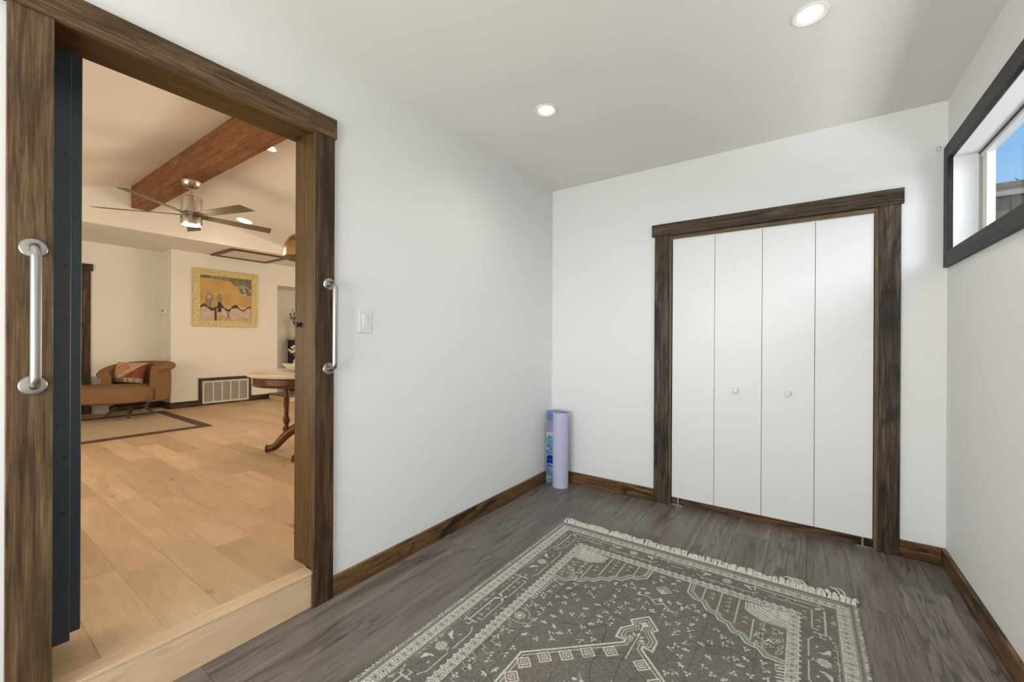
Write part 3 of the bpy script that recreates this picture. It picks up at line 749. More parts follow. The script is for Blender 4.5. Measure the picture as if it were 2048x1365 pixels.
# ------------------------------------------------------------ neighbour building, tree, ground outside
m,t_,b_=newmat('brown_siding'); g=N(t_,'NewGeometry'); L(t_,ramp(t_,noise(t_,coords(t_,'Z',14,2.),1,4),[(.3,(.20,.13,.07)),(.7,(.32,.22,.13))]),b_.inputs['Base Color']); b_.inputs['Roughness'].default_value=.8; M['siding']=m
M['shingle']=plain('brown_shingle',(.30,.20,.11),.95,bumpy=.5,bscale=40,var=.4)
gr=obj('ground',box((-12,-8,-.6),(14,22,-.25)),plain('garden_soil',(.16,.14,.10),.95,var=.3,bscale=4)); gr['kind']='structure'
nb=thing('neighbour_house','brown sided building with a dark shingle roof seen through the high window','building',(3.6,8.0,-.25))
for k in range(14):
    x0=1.0+k*.22; obj('siding_board',box((x0+.004,7.0,-.25),(x0+.216,7.04,2.84),.004),M['siding'],nb)
obj('wall',box((1.0,7.04,-.25),(4.08,10.0,2.84)),M['siding'],nb)
obj('fascia',box((.85,6.90,2.84),(4.3,6.95,2.92)),plain('fascia_board',(.50,.40,.28),.7),nb)
bm=bmesh.new(); v=[bm.verts.new(p) for p in ((.85,6.88,2.92),(4.3,6.88,2.92),(4.3,8.6,3.10),(.85,8.6,3.10),(.85,6.88,2.98),(4.3,6.88,2.98),(4.3,8.6,3.16),(.85,8.6,3.16))]
for f in ((0,1,2,3),(4,5,6,7),(0,1,5,4),(1,2,6,5),(2,3,7,6),(3,0,4,7)): bm.faces.new([v[i] for i in f])
obj('roof',bm,M['shingle'],nb)
obj('corner_board',box((4.08,6.98,-.25),(4.18,7.06,2.84)),M['siding'],nb)
tr=thing('garden_tree','small pale leafed tree beside the brown building outside the window','tree',(2.25,5.6,-.25))
bark=plain('bark',(.16,.12,.085),.9,bumpy=.4,var=.3)
obj('trunk',tube([(2.25,5.6,-.25),(2.23,5.58,1.0),(2.28,5.6,1.9),(2.3,5.55,2.6)],[.06,.05,.035,.015],10),bark,tr,smooth=True)
obj('branch',tube([(2.27,5.58,2.1),(2.0,5.52,2.5),(1.66,5.5,2.66)],[.016,.010,.004],8),bark,tr,smooth=True)
obj('branch',tube([(2.29,5.58,2.2),(2.6,5.4,2.7),(2.8,5.3,3.0)],[.018,.012,.005],8),bark,tr,smooth=True)
bm=bmesh.new()
for k in range(380):
    if k%4==0: c_,sp=Vector((1.72,5.5,2.65)),.065
    elif k%4==1: c_,sp=Vector((2.0,5.52,2.62)),.12
    else: c_,sp=(Vector((2.3,5.55,2.75)) if k%2 else Vector((2.75,5.33,2.95))),.19
    p=c_+Vector((rng.normal()*sp,rng.normal()*sp,rng.normal()*sp*.7)); q=Matrix.Rotation(rng.rand()*6.3,3,'Z')@Matrix.Rotation(rng.rand()*2.5,3,'X')
    s=.026+rng.rand()*.02; vs=[bm.verts.new(p+q@Vector(c)) for c in ((0,-s,0),(s*.45,0,.004),(0,s,0),(-s*.45,0,.004))]; bm.faces.new(vs)
o=obj('foliage',bm,plain('pale_leaves',(.50,.47,.28),.7,var=.3),tr); o['kind']='stuff'

# ============================================================ living room beyond the doorway
LW=M['lwall']; GX=-6.706; FC=2.534       # gable plane, flat ceiling height
FWX=-8.05; PWX=-7.68                     # far wall, painting wall
bm=bmesh.new(); abox(bm,(FWX-.3,-2.0,F2-.08),(XLi,6.0,F2-.006)); abox(bm,(XLi,DY0-.02,F2-.08),(XL-.02,DY1+.0,F2-.006)); struct('floor_living',bm,M['dark'])
lf=bpy.data.objects['floor_living']
x_end=XL-.062; pw=.168
mesh_cache={}
y=.169-8*pw+.0
row=0
while y<6.0:
    y1=y+pw; off=rng.rand()*1.0; xe=x_end if (y1>DY0-.1 and y<DY1+.1) else XLi
    xr=xe
    xl=xe-.25-off
    while xr>FWX-.2:
        xl=max(xl,FWX-.25)
        if not (y1<DY0+.0 and xr<-6.2 and y1<-.6):
            key=(round(xr-xl,3),)
            b2=bmesh.new(); abox(b2,(-(xr-xl)/2+.0003,-pw/2+.0003,-.006),((xr-xl)/2-.0003,pw/2-.0003,0),bev=.0010); sane(b2)
            me=bpy.data.meshes.new('plank'); b2.to_mesh(me); b2.free(); me.materials.append(M['oakX'])
            o=bpy.data.objects.new('plank',me); COL.objects.link(o); o.location=((xl+xr)/2,(y+y1)/2,F2-.0006*0); o.parent=lf
        xr=xl; xl=xr-(.9+rng.rand()*.6)
    y=y1; row+=1
# walls
bm=bmesh.new(); abox(bm,(FWX-.12,-2.0,0),(FWX,2.12,FC+.02)); struct('wall_far',bm,LW)
bm=bmesh.new(); abox(bm,(FWX-.12,2.12,0),(PWX,3.64,FC)); abox(bm,(FWX-.4,3.64,2.166),(PWX,6.0,FC)); struct('wall_painting',bm,LW)
bm=bmesh.new(); abox(bm,(-8.40,3.64,0),(-8.30,6.0,2.3)); abox(bm,(-8.4,3.56,0),(FWX-.1,3.64,2.3)); struct('wall_niche',bm,LW)
bm=bmesh.new(); abox(bm,(FWX-.12,-2.12,0),(XLi,-2.0,3.4)); struct('wall_living_left',bm,LW)
bm=bmesh.new(); abox(bm,(-8.4,6.0,0),(XLi,6.12,3.4)); struct('wall_living_right',bm,LW)
struct('ceiling_flat',box((-8.4,-2.0,FC),(GX-.02,6.0,FC+.1)),LW)
# gable and vault
def quadplate(pts,th=.06):
    bm=bmesh.new(); a=[bm.verts.new(p) for p in pts]; b=[bm.verts.new((p[0],p[1],p[2]+th)) for p in pts]; n=len(pts)
    bm.faces.new(a); bm.faces.new(b)
    for i in range(n): bm.faces.new((a[i],a[(i+1)%n],b[(i+1)%n],b[i]))
    return bm
ZR=3.000
gp=[(GX,-.32,FC),(GX,1.458,3.050),(GX,1.66,ZR),(GX,3.83,FC)]
bm=bmesh.new(); a=[bm.verts.new((GX-.0,p[1],p[2]+(.0 if i in (0,3) else .12))) for i,p in enumerate(gp)]; b=[bm.verts.new((GX-.08,v.co.y,v.co.z)) for v in a]
bm.faces.new(a); bm.faces.new(b)
for i in range(4): bm.faces.new((a[i],a[(i+1)%4],b[(i+1)%4],b[i]))
struct('wall_gable',bm,LW)
XE=XLi+.02; dz=-.045
struct('ceiling_vault_left',quadplate([(GX-.05,-.32,FC),(GX-.05,1.56,3.080),(XE,1.56,3.080+dz),(XE,-.32,FC)]),LW)
struct('ceiling_vault_right',quadplate([(GX-.05,1.56,3.0215),(GX-.05,3.83,FC),(XE,3.83,FC),(XE,1.56,3.0215)]),LW)
struct('ceiling_flat_left',box((GX-.02,-2.0,FC),(XE,-.31,FC+.1)),LW)
struct('ceiling_flat_right',box((GX,3.82,FC),(XE,6.0,FC+.1)),LW)
# ridge beam, very slightly falling towards the door
bm=bmesh.new(); x0,x1=GX-.0,XE-.01; d0,d1=0.0,-.048
c=[(x0,1.458,2.793),(x0,1.633,2.793),(x0,1.633,3.06),(x0,1.458,3.06)]
a=[bm.verts.new(p) for p in c]; b=[bm.verts.new((x1,p[1],p[2]+d1)) for p in c]
bm.faces.new(a); bm.faces.new(b)
for i in range(4): bm.faces.new((a[i],a[(i+1)%4],b[(i+1)%4],b[i]))
bmesh.ops.bevel(bm,geom=bm.edges[:],offset=.005,segments=1,affect='EDGES')
o=struct('trim_15',bm,WO['beamX']); o['label']='reddish brown ridge beam across the living room ceiling'
# baseboards, living
lb=WO['closetY']
for i,(lo,hi) in enumerate((((FWX,1.333,F2),(FWX+.015,2.12,F2+.09)),((PWX,2.105,F2),(PWX+.015,2.468,F2+.09)),((PWX,3.215,F2),(PWX+.015,3.655,F2+.09)),((FWX+.015,2.105,F2),(PWX,2.12,F2+.09)))):
    struct('baseboard_living_%d'%(i+1),box(lo,hi,.002),lb if i<3 else WO['closetX'])
# dark doorway trim on the far wall
struct('trim_16',box((FWX,1.245,F2),(FWX+.02,1.333,2.13),.002),WO['closetZ'])
struct('trim_17',box((FWX,.2,2.13),(FWX+.026,1.355,2.225),.002),WO['closetY'])
dd=struct('door_1',box((FWX,.35,F2),(FWX+.01,1.245,2.13)),WO['closetZ'])
# air return grille
vg=thing('air_vent','white slatted air return grille in a dark wood frame low on the wall','vent',(PWX,2.84,F2))
Y0,Y1,Z0,Z1=2.468,3.215,.170,.590
fr_=WO['closetY']
obj('frame',box((PWX,Y0,F2),(PWX+.018,Y0+.046,Z1),.001),WO['closetZ'],vg); obj('frame',box((PWX,Y1-.04,F2),(PWX+.018,Y1,Z1),.001),WO['closetZ'],vg)
obj('frame',box((PWX,Y0+.046,Z1-.048),(PWX+.018,Y1-.04,Z1),.001),fr_,vg); obj('frame',box((PWX,Y0+.046,F2),(PWX+.018,Y1-.04,F2+.028),.001),fr_,vg)
gy0,gy1,gz0,gz1=Y0+.046,Y1-.04,F2+.028,Z1-.048
gw=plain('grille_white',(.66,.62,.56),.5)
obj('backing',box((PWX,gy0,gz0),(PWX+.003,gy1,gz1)),M['dark'],vg)
bm=bmesh.new(); b=.026
abox(bm,(PWX,gy0,gz0),(PWX+.014,gy0+b,gz1)); abox(bm,(PWX,gy1-b,gz0),(PWX+.014,gy1,gz1)); abox(bm,(PWX,gy0+b,gz0),(PWX+.014,gy1-b,gz0+b)); abox(bm,(PWX,gy0+b,gz1-b),(PWX+.014,gy1-b,gz1))
cw=(gy1-gy0-2*b)/5
for k in range(1,5): abox(bm,(PWX,gy0+b+k*cw-.008,gz0+b),(PWX+.014,gy0+b+k*cw+.008,gz1-b))
obj('grille_frame',bm,gw,vg)
for k in range(5):
    bm=bmesh.new(); ya=gy0+b+k*cw+.006; yb=ya+cw-.012; n=19
    for j in range(n):
        zz=gz0+b+(j+.5)*(gz1-gz0-2*b)/n; abox(bm,(PWX+.003,ya,zz-.0022),(PWX+.013,yb,zz+.0022),rot=Matrix.Rotation(.6,3,'Y'))
    o=obj('slats',bm,gw,vg); o['kind']='stuff'
# attic hatch frame on the flat ceiling
ah=thing('attic_hatch','wood framed attic hatch in the low ceiling above the painting','hatch',(-7.24,3.03,FC))
hx0,hx1,hy0,hy1=-7.635,-6.85,2.60,3.44; wj=.068
for lo,hi,ax in (((hx0,hy0,FC-.018),(hx0+wj,hy1,FC),'Y'),((hx1-wj,hy0,FC-.018),(hx1,hy1,FC),'Y'),((hx0+wj,hy0,FC-.018),(hx1-wj,hy0+wj,FC),'X'),((hx0+wj,hy1-wj,FC-.018),(hx1-wj,hy1,FC),'X')):
    obj('frame',box(lo,hi,.001),WO['jamb'+ax],ah)
obj('panel',box((hx0+wj,hy0+wj,FC-.006),(hx1-wj,hy1-wj,FC)),LW,ah)
# thermostat
th=thing('thermostat','small white thermostat on the narrow wall return behind the armchair','thermostat',(-7.93,2.12,1.62))
obj('housing',box((-8.0,2.088,1.570),(-7.80,2.12,1.668),.005),M['white'],th); obj('screen',box((-7.955,2.0865,1.610),(-7.895,2.0885,1.645)),plain('lcd_grey',(.14,.13,.12),.3),th)

# painting --------------------------------------------------------------
py0,py1,pz0,pz1=2.385,3.300,1.400,2.299
pt=thing('painting','square abstract painting of ochre shapes in a speckled yellow frame','painting',(PWX,(py0+py1)/2,(pz0+pz1)/2))
fb=.095
m,t_,b_=newmat('speckled_yellow_frame'); tcn=N(t_,'TexCoord'); n1=noise(t_,tcn.outputs['Object'],38,5,.7); vo=N(t_,'TexVoronoi'); vo.inputs['Scale'].default_value=22; L(t_,tcn.outputs['Object'],vo.inputs['Vector'])
c=ramp(t_,n1,[(.3,(.40,.30,.09)),(.5,(.60,.49,.21)),(.7,(.76,.69,.42))]); dm=ramp(t_,vo.outputs['Distance'],[(.10,(1,1,1)),(.16,(0,0,0))]); c=mixc(t_,math_(t_,'MULTIPLY',dm,.6),c,(.20,.16,.04)); L(t_,c,b_.inputs['Base Color']); b_.inputs['Roughness'].default_value=.5; fy=m
for lo,hi in (((PWX,py0,pz0),(PWX+.03,py0+fb,pz1)),((PWX,py1-fb,pz0),(PWX+.03,py1,pz1)),((PWX,py0+fb,pz0),(PWX+.03,py1-fb,pz0+fb)),((PWX,py0+fb,pz1-fb),(PWX+.03,py1-fb,pz1))):
    obj('frame',box(lo,hi,.003),fy,pt)
us=np.linspace(0,1,220); X,Y=np.meshgrid(us,us); nz1=vnoise(X,Y,6,11); nz2=vnoise(X,Y,30,12)
C=np.zeros(X.shape+(3,)); C[:]=(.55,.37,.15); C*=(.85+.3*nz1)[...,None]
def paint(mask,c,v=.25): C[mask]=(np.array(c)*(1-v/2+v*nz2[mask][:,None]))
def circ(x,y,rx,ry): return ((X-x)/rx)**2+((Y-y)/ry)**2<1+.25*(nz1-.5)
paint(Y>.95-.06*X,(.26,.24,.17)); paint((Y>.94)&(X<.17),(.16,.16,.13))
paint((X>.5)&(Y>.62)&(Y>1.62-1.15*X+.06*np.sin(X*30)),(.20,.20,.155),.6)
paint(circ(.68,.9,.09,.08),(.30,.20,.09)); paint(circ(.82,.78,.13,.07)&(nz2>.45),(.33,.33,.27))
paint((X>.78)&(Y<.76)&(Y>.70)&(nz2>.3),(.50,.45,.33))
paint((Y<.30+.05*np.sin(X*9+1)),(.56,.44,.33)); 
for cx,r in ((.45,.05),(.55,.055),(.66,.07),(.78,.08),(.92,.09),(.12,.13)): paint(circ(cx,.22,r,.12),(.58,.46,.35) if cx>.2 else (.55,.46,.40))
paint(np.abs(Y-(.30+.045*np.sin(X*21)))<.016+.02*(nz1>.6),(.10,.06,.045))
paint(circ(.17,.46,.08,.16),(.30,.25,.16)); paint(circ(.165,.53,.035,.045),(.52,.43,.34)); paint(circ(.36,.50,.05,.11),(.33,.24,.15)); paint(circ(.27,.40,.06,.09),(.50,.33,.12))
paint((np.abs(X-.36)<.035)&(Y<.42)&(Y>.20),(.07,.045,.035)); paint((np.abs(X-.285)<.022)&(Y<.26),(.10,.07,.05)); paint(circ(.37,.07,.07,.06),(.55,.33,.14))
for s_ in (1,-1): paint((np.abs(X-(.53+s_*(Y-.14)*.35))<.007)&(Y<.26)&(Y>.02),(.12,.08,.06))
for cx,cy in ((.18,.65),(.26,.66),(.34,.68),(.10,.63)):
    rr=np.hypot(X-cx,(Y-cy)*1.1); paint((rr<.032)&(rr>.022),(.45,.25,.08))
paint((np.abs(Y-.045-.008*np.sin(X*160))<.004)&(X>.86)&(X<.97),(.20,.13,.10))
me=grid_mesh('canvas',us,us,C,vcol('painted_canvas',.75),place=lambda a,b,c:(c+.018,(a-.5)*(py1-py0-2*fb),(b-.5)*(pz1-pz0-2*fb)))
o=bpy.data.objects.new('canvas',me); COL.objects.link(o); o.parent=pt
obj('stretcher',box((PWX,py0+.02,pz0+.02),(PWX+.016,py1-.02,pz1-.02)),M['dark'],pt)

# barn door on the living side ----------------------------------------
bd=thing('sliding_door','dark navy sliding door pulled mostly open behind the left side of the doorway','door',(-2.06,-.2,F2))
obj('face_board',box((-2.052,-.75,F2+.012),(-2.035,.2905,2.25),.002),M['navy'],bd)
obj('slab',box((-2.088,-.75,F2+.030),(-2.0525,.3185,2.25),.002),M['navy'],bd)
for z in (2.0,1.823,1.445,1.27,1.073,.8,.609,.36): obj('screw',lathe([(0,0),(.0045,0),(.004,.0018),(.0,.002)],(-2.035,.277,z),12,'X'),M['black'],bd)
obj('track',box((-2.07,-1.2,2.25),(-2.03,1.15,2.29)),M['black'],bd)

# living room rug ------------------------------------------------------
lr=thing('flat_rug','flat beige rug with a wide dark brown border under the armchair','rug',(-6.65,1.0,F2))
rx0,rx1,ry0,ry1=-7.50,-5.79,-1.2,2.005; bw=.115
rb=plain('rug_border_brown',(.105,.055,.035),.9,bumpy=.3,bscale=250,var=.2); rf_=plain('rug_field_beige',(.50,.38,.26),.95,bumpy=.4,bscale=300,var=.15)
for lo,hi in (((rx0,ry1-bw,F2),(rx1,ry1,F2+.007)),((rx0,ry0,F2),(rx1,ry0+bw,F2+.007)),((rx0,ry0+bw,F2),(rx0+bw,ry1-bw,F2+.007)),((rx1-bw,ry0+bw,F2),(rx1,ry1-bw,F2+.007))):
    obj('border',box(lo,hi,.001),rb,lr)
obj('field',box((rx0+bw,ry0+bw,F2),(rx1-bw,ry1-bw,F2+.0068)),rf_,lr)

# armchair -------------------------------------------------------------
m,t_,b_=newmat('ochre_boucle'); tcn=N(t_,'TexCoord'); n1=noise(t_,tcn.outputs['Object'],120,3,.7); L(t_,ramp(t_,n1,[(.3,(.16,.085,.034)),(.7,(.33,.185,.088))]),b_.inputs['Base Color']); b_.inputs['Roughness'].default_value=.95; bump(t_,b_,n1,.5,.006); M['ochre']=m
ac=thing('armchair','ochre upholstered tub armchair with a broad seat on splayed wooden legs','armchair',(-7.36,1.60,F2),math.radians(50))
def superseat(cx,cy,hx,hy,z0,z1,p=3.2,crown=.03,seg=48):
    bm=bmesh.new(); rings=[]
    lv=[(0.90,z0),(.985,z0+.02),(1.0,z0+.06),(1.0,z1-.06),(.985,z1-.02),(.93,z1),(.7,z1+crown*.55),(.35,z1+crown*.95)]
    for s,z in lv:
        r=[]
        for k in range(seg):
            a=2*PI*k/seg; c_,s_=math.cos(a),math.sin(a); d=(abs(c_)**p+abs(s_)**p)**(-1/p)
            r.append(bm.verts.new((cx+hx*s*d*c_,cy+hy*s*d*s_,z)))
        rings.append(r)
    for A_,B_ in zip(rings,rings[1:]):
        for k in range(seg): bm.faces.new((A_[k],A_[(k+1)%seg],B_[(k+1)%seg],B_[k]))
    bm.faces.new(rings[0][::-1]); bm.faces.new(rings[-1]); return bm
obj('seat',superseat(-.22,-.06,.53,.38,.215,.405),M['ochre'],ac,local=True,smooth=True)
pl=bez([(-.25,-.02,.60),(-.31,.10,.63),(-.30,.25,.68),(-.18,.34,.71),(0,.36,.72),(.18,.35,.72),(.30,.26,.715),(.33,.10,.70),(.31,-.10,.68)],5)
bm=bmesh.new(); rings=[]
for i,p in enumerate(pl):
    d=(pl[min(i+1,len(pl)-1)]-pl[max(i-1,0)]); d.z=0; d.normalize(); n=Vector((-d.y,d.x,0)) # outward (left of travel)
    tz=p.z; e=min(i,len(pl)-1-i); k=1 if e>1 else .8
    prof=[(-.055,.22),(-.058,.45),(-.05,tz-.06),(-.025,tz-.008),(.03,tz+.005),(.078,tz-.012),(.098,tz-.05),(.075,tz-.088),(.042,tz-.10),(.045,.45),(.04,.22)]
    rings.append([bm.verts.new((p.x+n.x*u*k,p.y+n.y*u*k,z)) for u,z in prof])
for A_,B_ in zip(rings,rings[1:]):
    for k in range(len(A_)): bm.faces.new((A_[k],A_[(k+1)%len(A_)],B_[(k+1)%len(A_)],B_[k]))
bm.faces.new(rings[0][::-1]); bm.faces.new(rings[-1])
o=obj('backrest',bm,M['ochre'],ac,local=True,smooth=True)
lgm=stained('walnut_leg','Z',(.05,.022,.010),(.14,.065,.03),(.26,.13,.06),streak=.2)
obj('swivel_base',lathe([(0,.15),(.16,.15),(.17,.175),(.15,.20),(.15,.22),(0,.22)],(0,0,0),24),M['black'],ac,local=True)
for k in range(4):
    a=PI/4+k*PI/2-.35; obj('leg',tube([(.10*math.cos(a),.10*math.sin(a),.17),(.25*math.cos(a),.25*math.sin(a),.020)],[.022,.013],12),lgm,ac,local=True,smooth=True)
# kilim cushion
def cushion(nx,ny,colf):
    bm=bmesh.new(); cl=bm.verts.layers.float_color.new('Col'); out=[]
    for s in (1,-1):
        rows=[]
        for j in range(ny+1):
            r=[]
            for i in range(nx+1):
                u,v=i/nx*2-1,j/ny*2-1; th=.055*((1-u**4)*(1-v**4))**.5; pin=1-.06*(1-abs(u))*(abs(v)**3)-.0
                vv=bm.verts.new((u*.175,s*th,v*.15*(1-.05*(1-abs(u))))); vv[cl]=(*colf((u+1)/2,(v+1)/2),1); r.append(vv)
            rows.append(r)
        for j in range(ny):
            for i in range(nx): bm.faces.new((rows[j][i],rows[j][i+1],rows[j+1][i+1],rows[j+1][i]))
    bmesh.ops.remove_doubles(bm,verts=bm.verts,dist=1e-5); return bm
def kil(u,v):
    v=1-v; zig=abs(((u*6)%1)-.5)*.12
    if v>.80+.0*u:
        return (.13,.08,.07) if (u<.42 and ((u*9+v*9)%1)>.3) else ((.50,.40,.28) if ((u*11+zig*8)%1)>.4 else (.30,.22,.17))
    if u+v*.9>1.05: 
        return (.25,.075,.05) if ((u*7+v*3)%1)>.25 else ((.22,.07,.08) if ((u*3)%1)>.5 else (.40,.12,.06))
    d=abs(u-.32)+abs(v-.3); 
    if abs(d-.18)<.03 or abs(d-.07)<.025 or (abs(((u+v)*5%1)-.5)<.06): return (.42,.14,.05)
    return (.50,.40,.25) if abs(v-u*.4-.45)>.03 else (.35,.30,.25)
ku=thing('cushion','patterned red and cream woven cushion on the ochre armchair','cushion',(-7.36,1.60,F2),math.radians(50))
bm=cushion(60,48,kil); bmesh.ops.rotate(bm,verts=bm.verts,cent=(0,0,0),matrix=Matrix.Rotation(math.radians(-22),3,'X')); bmesh.ops.rotate(bm,verts=bm.verts,cent=(0,0,0),matrix=Matrix.Rotation(.05,3,'Y')); bmesh.ops.translate(bm,verts=bm.verts,vec=(-.09,.17,.575))
obj('cover',bm,vcol('kilim_weave',.9,.2,300),ku,local=True,smooth=True)
# side cabinet behind the chair and loose cable
sc_=thing('low_cabinet','small pale grey cabinet between the far wall and the armchair','cabinet',(-7.93,1.48,F2))
obj('carcass',box((-8.03,1.345,F2+.002),(-7.90,1.50,F2+.50),.003),plain('pale_grey_cabinet',(.45,.43,.40),.5),sc_); obj('top',box((-8.034,1.338,F2+.50),(-7.89,1.507,F2+.518),.003),plain('cabinet_top',(.55,.53,.50),.4),sc_); obj('door',box((-7.901,1.355,F2+.03),(-7.893,1.49,F2+.49),.002),plain('cabinet_door',(.47,.45,.42),.5),sc_)
cb=obj('power_cable',tube(bez([(-7.97,1.95,.30),(-7.93,1.90,.19),(-7.86,1.84,.166),(-7.80,1.93,.166),(-7.72,2.03,.166),(-7.78,2.06,.166),(-7.9,2.04,.166)],8),.004,8),M['white'],smooth=True); tag(cb,'white power cable looping on the floor behind the armchair','cable')

# ceiling fan ------------------------------------------------------------
FX,FY_=-5.01,1.545
zb=2.793-.048*(GX-FX)/(GX-(XLi+.01))
fz=2.42
fn=thing('ceiling_fan','brushed nickel ceiling fan with five long blades and a round light','ceiling fan',(FX,FY_,fz))
obj('canopy',lathe([(0,zb),(.083,zb),(.081,zb-.022),(.068,zb-.050),(.042,zb-.072),(.018,zb-.080),(0,zb-.080)],(FX,FY_,0),32),M['nickel'],fn,smooth=True)
obj('downrod',lathe([(0,2.61),(.015,2.61),(.015,zb-.07),(0,zb-.07)],(FX,FY_,0),16),M['nickel'],fn,smooth=True)
obj('motor_housing',lathe([(0,2.614),(.080,2.614),(.089,2.607),(.090,2.462),(.087,2.452),(.078,2.448),(.078,2.43),(0,2.43)],(FX,FY_,0),40),M['nickel'],fn,smooth=True)
obj('light_housing',lathe([(0,2.426),(.087,2.426),(.090,2.417),(.090,2.354),(.085,2.338),(.079,2.338),(.079,2.346),(0,2.346)],(FX,FY_,0),40),M['nickel'],fn,smooth=True)
obj('light_lens',lathe([(0,2.331),(.055,2.333),(.077,2.339),(.077,2.345),(0,2.345)],(FX,FY_,0),40),M['lampw'],fn,smooth=True)
blm=plain('blade_brown_grey',(.15,.115,.08),.55,bumpy=.05,var=.1)
for k in range(5):
    a=math.radians(18+72*k); bm=bmesh.new()
    pts=[(.075,-.040),(.18,-.050),(.725,-.078),(.765,.048),(.18,.045),(.075,.040)]
    lo=[bm.verts.new((x,y,-.003)) for x,y in pts]; hi=[bm.verts.new((x,y,.003)) for x,y in pts]
    bm.faces.new(lo[::-1]); bm.faces.new(hi)
    for i in range(6): bm.faces.new((lo[i],lo[(i+1)%6],hi[(i+1)%6],hi[i]))
    bmesh.ops.rotate(bm,verts=bm.verts,cent=(0,0,0),matrix=Matrix.Rotation(math.radians(-11),3,'X')); bmesh.ops.rotate(bm,verts=bm.verts,cent=(0,0,0),matrix=Matrix.Rotation(a,3,'Z')); bmesh.ops.translate(bm,verts=bm.verts,vec=(0,0,2.437-fz))
    obj('blade',bm,blm,fn,local=True)
light('POINT','fan_light_bulb',(FX,FY_,2.30),12,WARM,.06)

# vault downlights
vt=math.atan(.2148)
def vz(y): return 3.0215-.2148*(y-1.56)
downlight(-6.23,2.52,vz(2.52)-.002,'recessed light on the sloped ceiling right of the fan','.' and .11,.085,M['lampw'],16,WARM,(-vt,0,0))
downlight(-4.02,1.84,vz(1.84)-.002,'small recessed light on the sloped ceiling beside the beam','.' and .085,.045,M['lampw'],16,WARM,(-vt,0,0))

# pendant ----------------------------------------------------------------
TX,TY=-3.78,2.10
pd=thing('pendant_lamp','brass dome pendant lamp hanging above the round table','pendant lamp',(TX,TY,1.93))
obj('shade',lathe([(.236,1.950),(.242,1.955),(.240,2.00),(.228,2.07),(.190,2.14),(.115,2.19),(.04,2.205),(.034,2.26),(0,2.26),(0,2.254),(.03,2.20),(.11,2.185),(.185,2.135),(.222,2.068),(.234,2.0),(.236,1.955)],(TX,TY,0),48),M['brass'],pd,smooth=True)
obj('liner',lathe([(.2335,1.953),(.2315,2.0),(.2195,2.068),(.183,2.131),(.109,2.181),(0,2.19),(0,2.194),(.1095,2.1845),(.1845,2.1345),(.2215,2.068),(.2335,2.0),(.2355,1.955)],(TX,TY,0),48),plain('shade_liner_cream',(.80,.72,.60),.5),pd,smooth=True)
obj('rod',lathe([(0,2.25),(.006,2.25),(.006,vz(TY)-.005),(0,vz(TY)-.005)],(TX,TY,0),12),M['brass'],pd)
obj('bulb',lathe([(0,2.03),(.02,2.035),(.03,2.06),(.02,2.10),(.014,2.18),(0,2.18)],(TX,TY,0),20),M['lampw'],pd,smooth=True)
light('POINT','pendant_bulb_light',(TX,TY,2.0),7,WARM,.03)

# round table ------------------------------------------------------------
tb=thing('round_table','round cream topped table with turned dark wood columns and curved feet','table',(TX,TY,F2),math.radians(223))
ctop=plain('cream_tabletop',(.68,.60,.48),.22,var=.08,bscale=8)
obj('tabletop',lathe([(0,.712),(.500,.712),(.513,.72),(.517,.732),(.511,.744),(.497,.750),(0,.750)],(0,0,0),72),ctop,tb,local=True,smooth=True)
twd=stained('cherry_wood','Z',(.055,.018,.008),(.14,.052,.022),(.22,.09,.04),rough=.28,streak=.2)
obj('apron',lathe([(.43,.632),(.468,.632),(.474,.645),(.466,.655),(.466,.70),(.476,.712),(.43,.712)],(0,0,0),72),twd,tb,local=True,smooth=True)
cp=[(0,.19),(.030,.19),(.032,.215),(.020,.232),(.018,.25),(.027,.275),(.030,.30),(.024,.325),(.016,.34),(.022,.35),(.023,.36),(.019,.375),(.024,.44),(.026,.50),(.022,.56),(.019,.585),(.024,.595),(.024,.632),(0,.632)]
for k in range(4):
    a=k*PI/2; obj('column',lathe(cp,(.215*math.cos(a),.215*math.sin(a),0),20),twd,tb,local=True,smooth=True)
    P=bez([(0,0,.27),(.10,0,.235),(.20,0,.165),(.26,0,.105),(.31,0,.05),(.36,0,.030),(.39,0,.028)],5)
    bm=bmesh.new(); n=len(P); atube(bm,P,[.036-.014*(i/n)+(.010 if i>n-4 else 0) for i in range(n)],12,flat=1.25)
    for v in bm.verts: v.co.z=max(v.co.z,.001)
    bmesh.ops.rotate(bm,verts=bm.verts,cent=(0,0,0),matrix=Matrix.Rotation(a,3,'Z')); obj('leg',bm,twd,tb,local=True,smooth=True)
obj('center_hub',lathe([(0,.22),(.04,.22),(.05,.25),(.045,.30),(.02,.33),(.012,.36),(0,.365)],(0,0,0),20),twd,tb,local=True,smooth=True)
# bowl
TZ=F2+.750
bw_=thing('bowl','cream boat shaped bowl on the round table','bowl',(-3.765,1.975,TZ))
prof=[(0,.0),(.045,.0),(.085,.018),(.125,.055),(.122,.058),(.08,.024),(.04,.008),(0,.008)]
bm=lathe(prof,(0,0,0),40)
for v in bm.verts:
    r=math.hypot(v.co.x,v.co.y); a=math.atan2(v.co.y,v.co.x); k=1+.28*abs(math.cos(a))**3*(r/.12); v.co.x*=k; v.co.y*=.8; v.co.z+= .012*(r/.12)**2*abs(math.cos(a))
bmesh.ops.rotate(bm,verts=bm.verts,cent=(0,0,0),matrix=Matrix.Rotation(math.radians(28),3,'Z'))
obj('shell',bm,plain('cream_ceramic',(.78,.70,.56),.35),bw_,local=True,smooth=True)
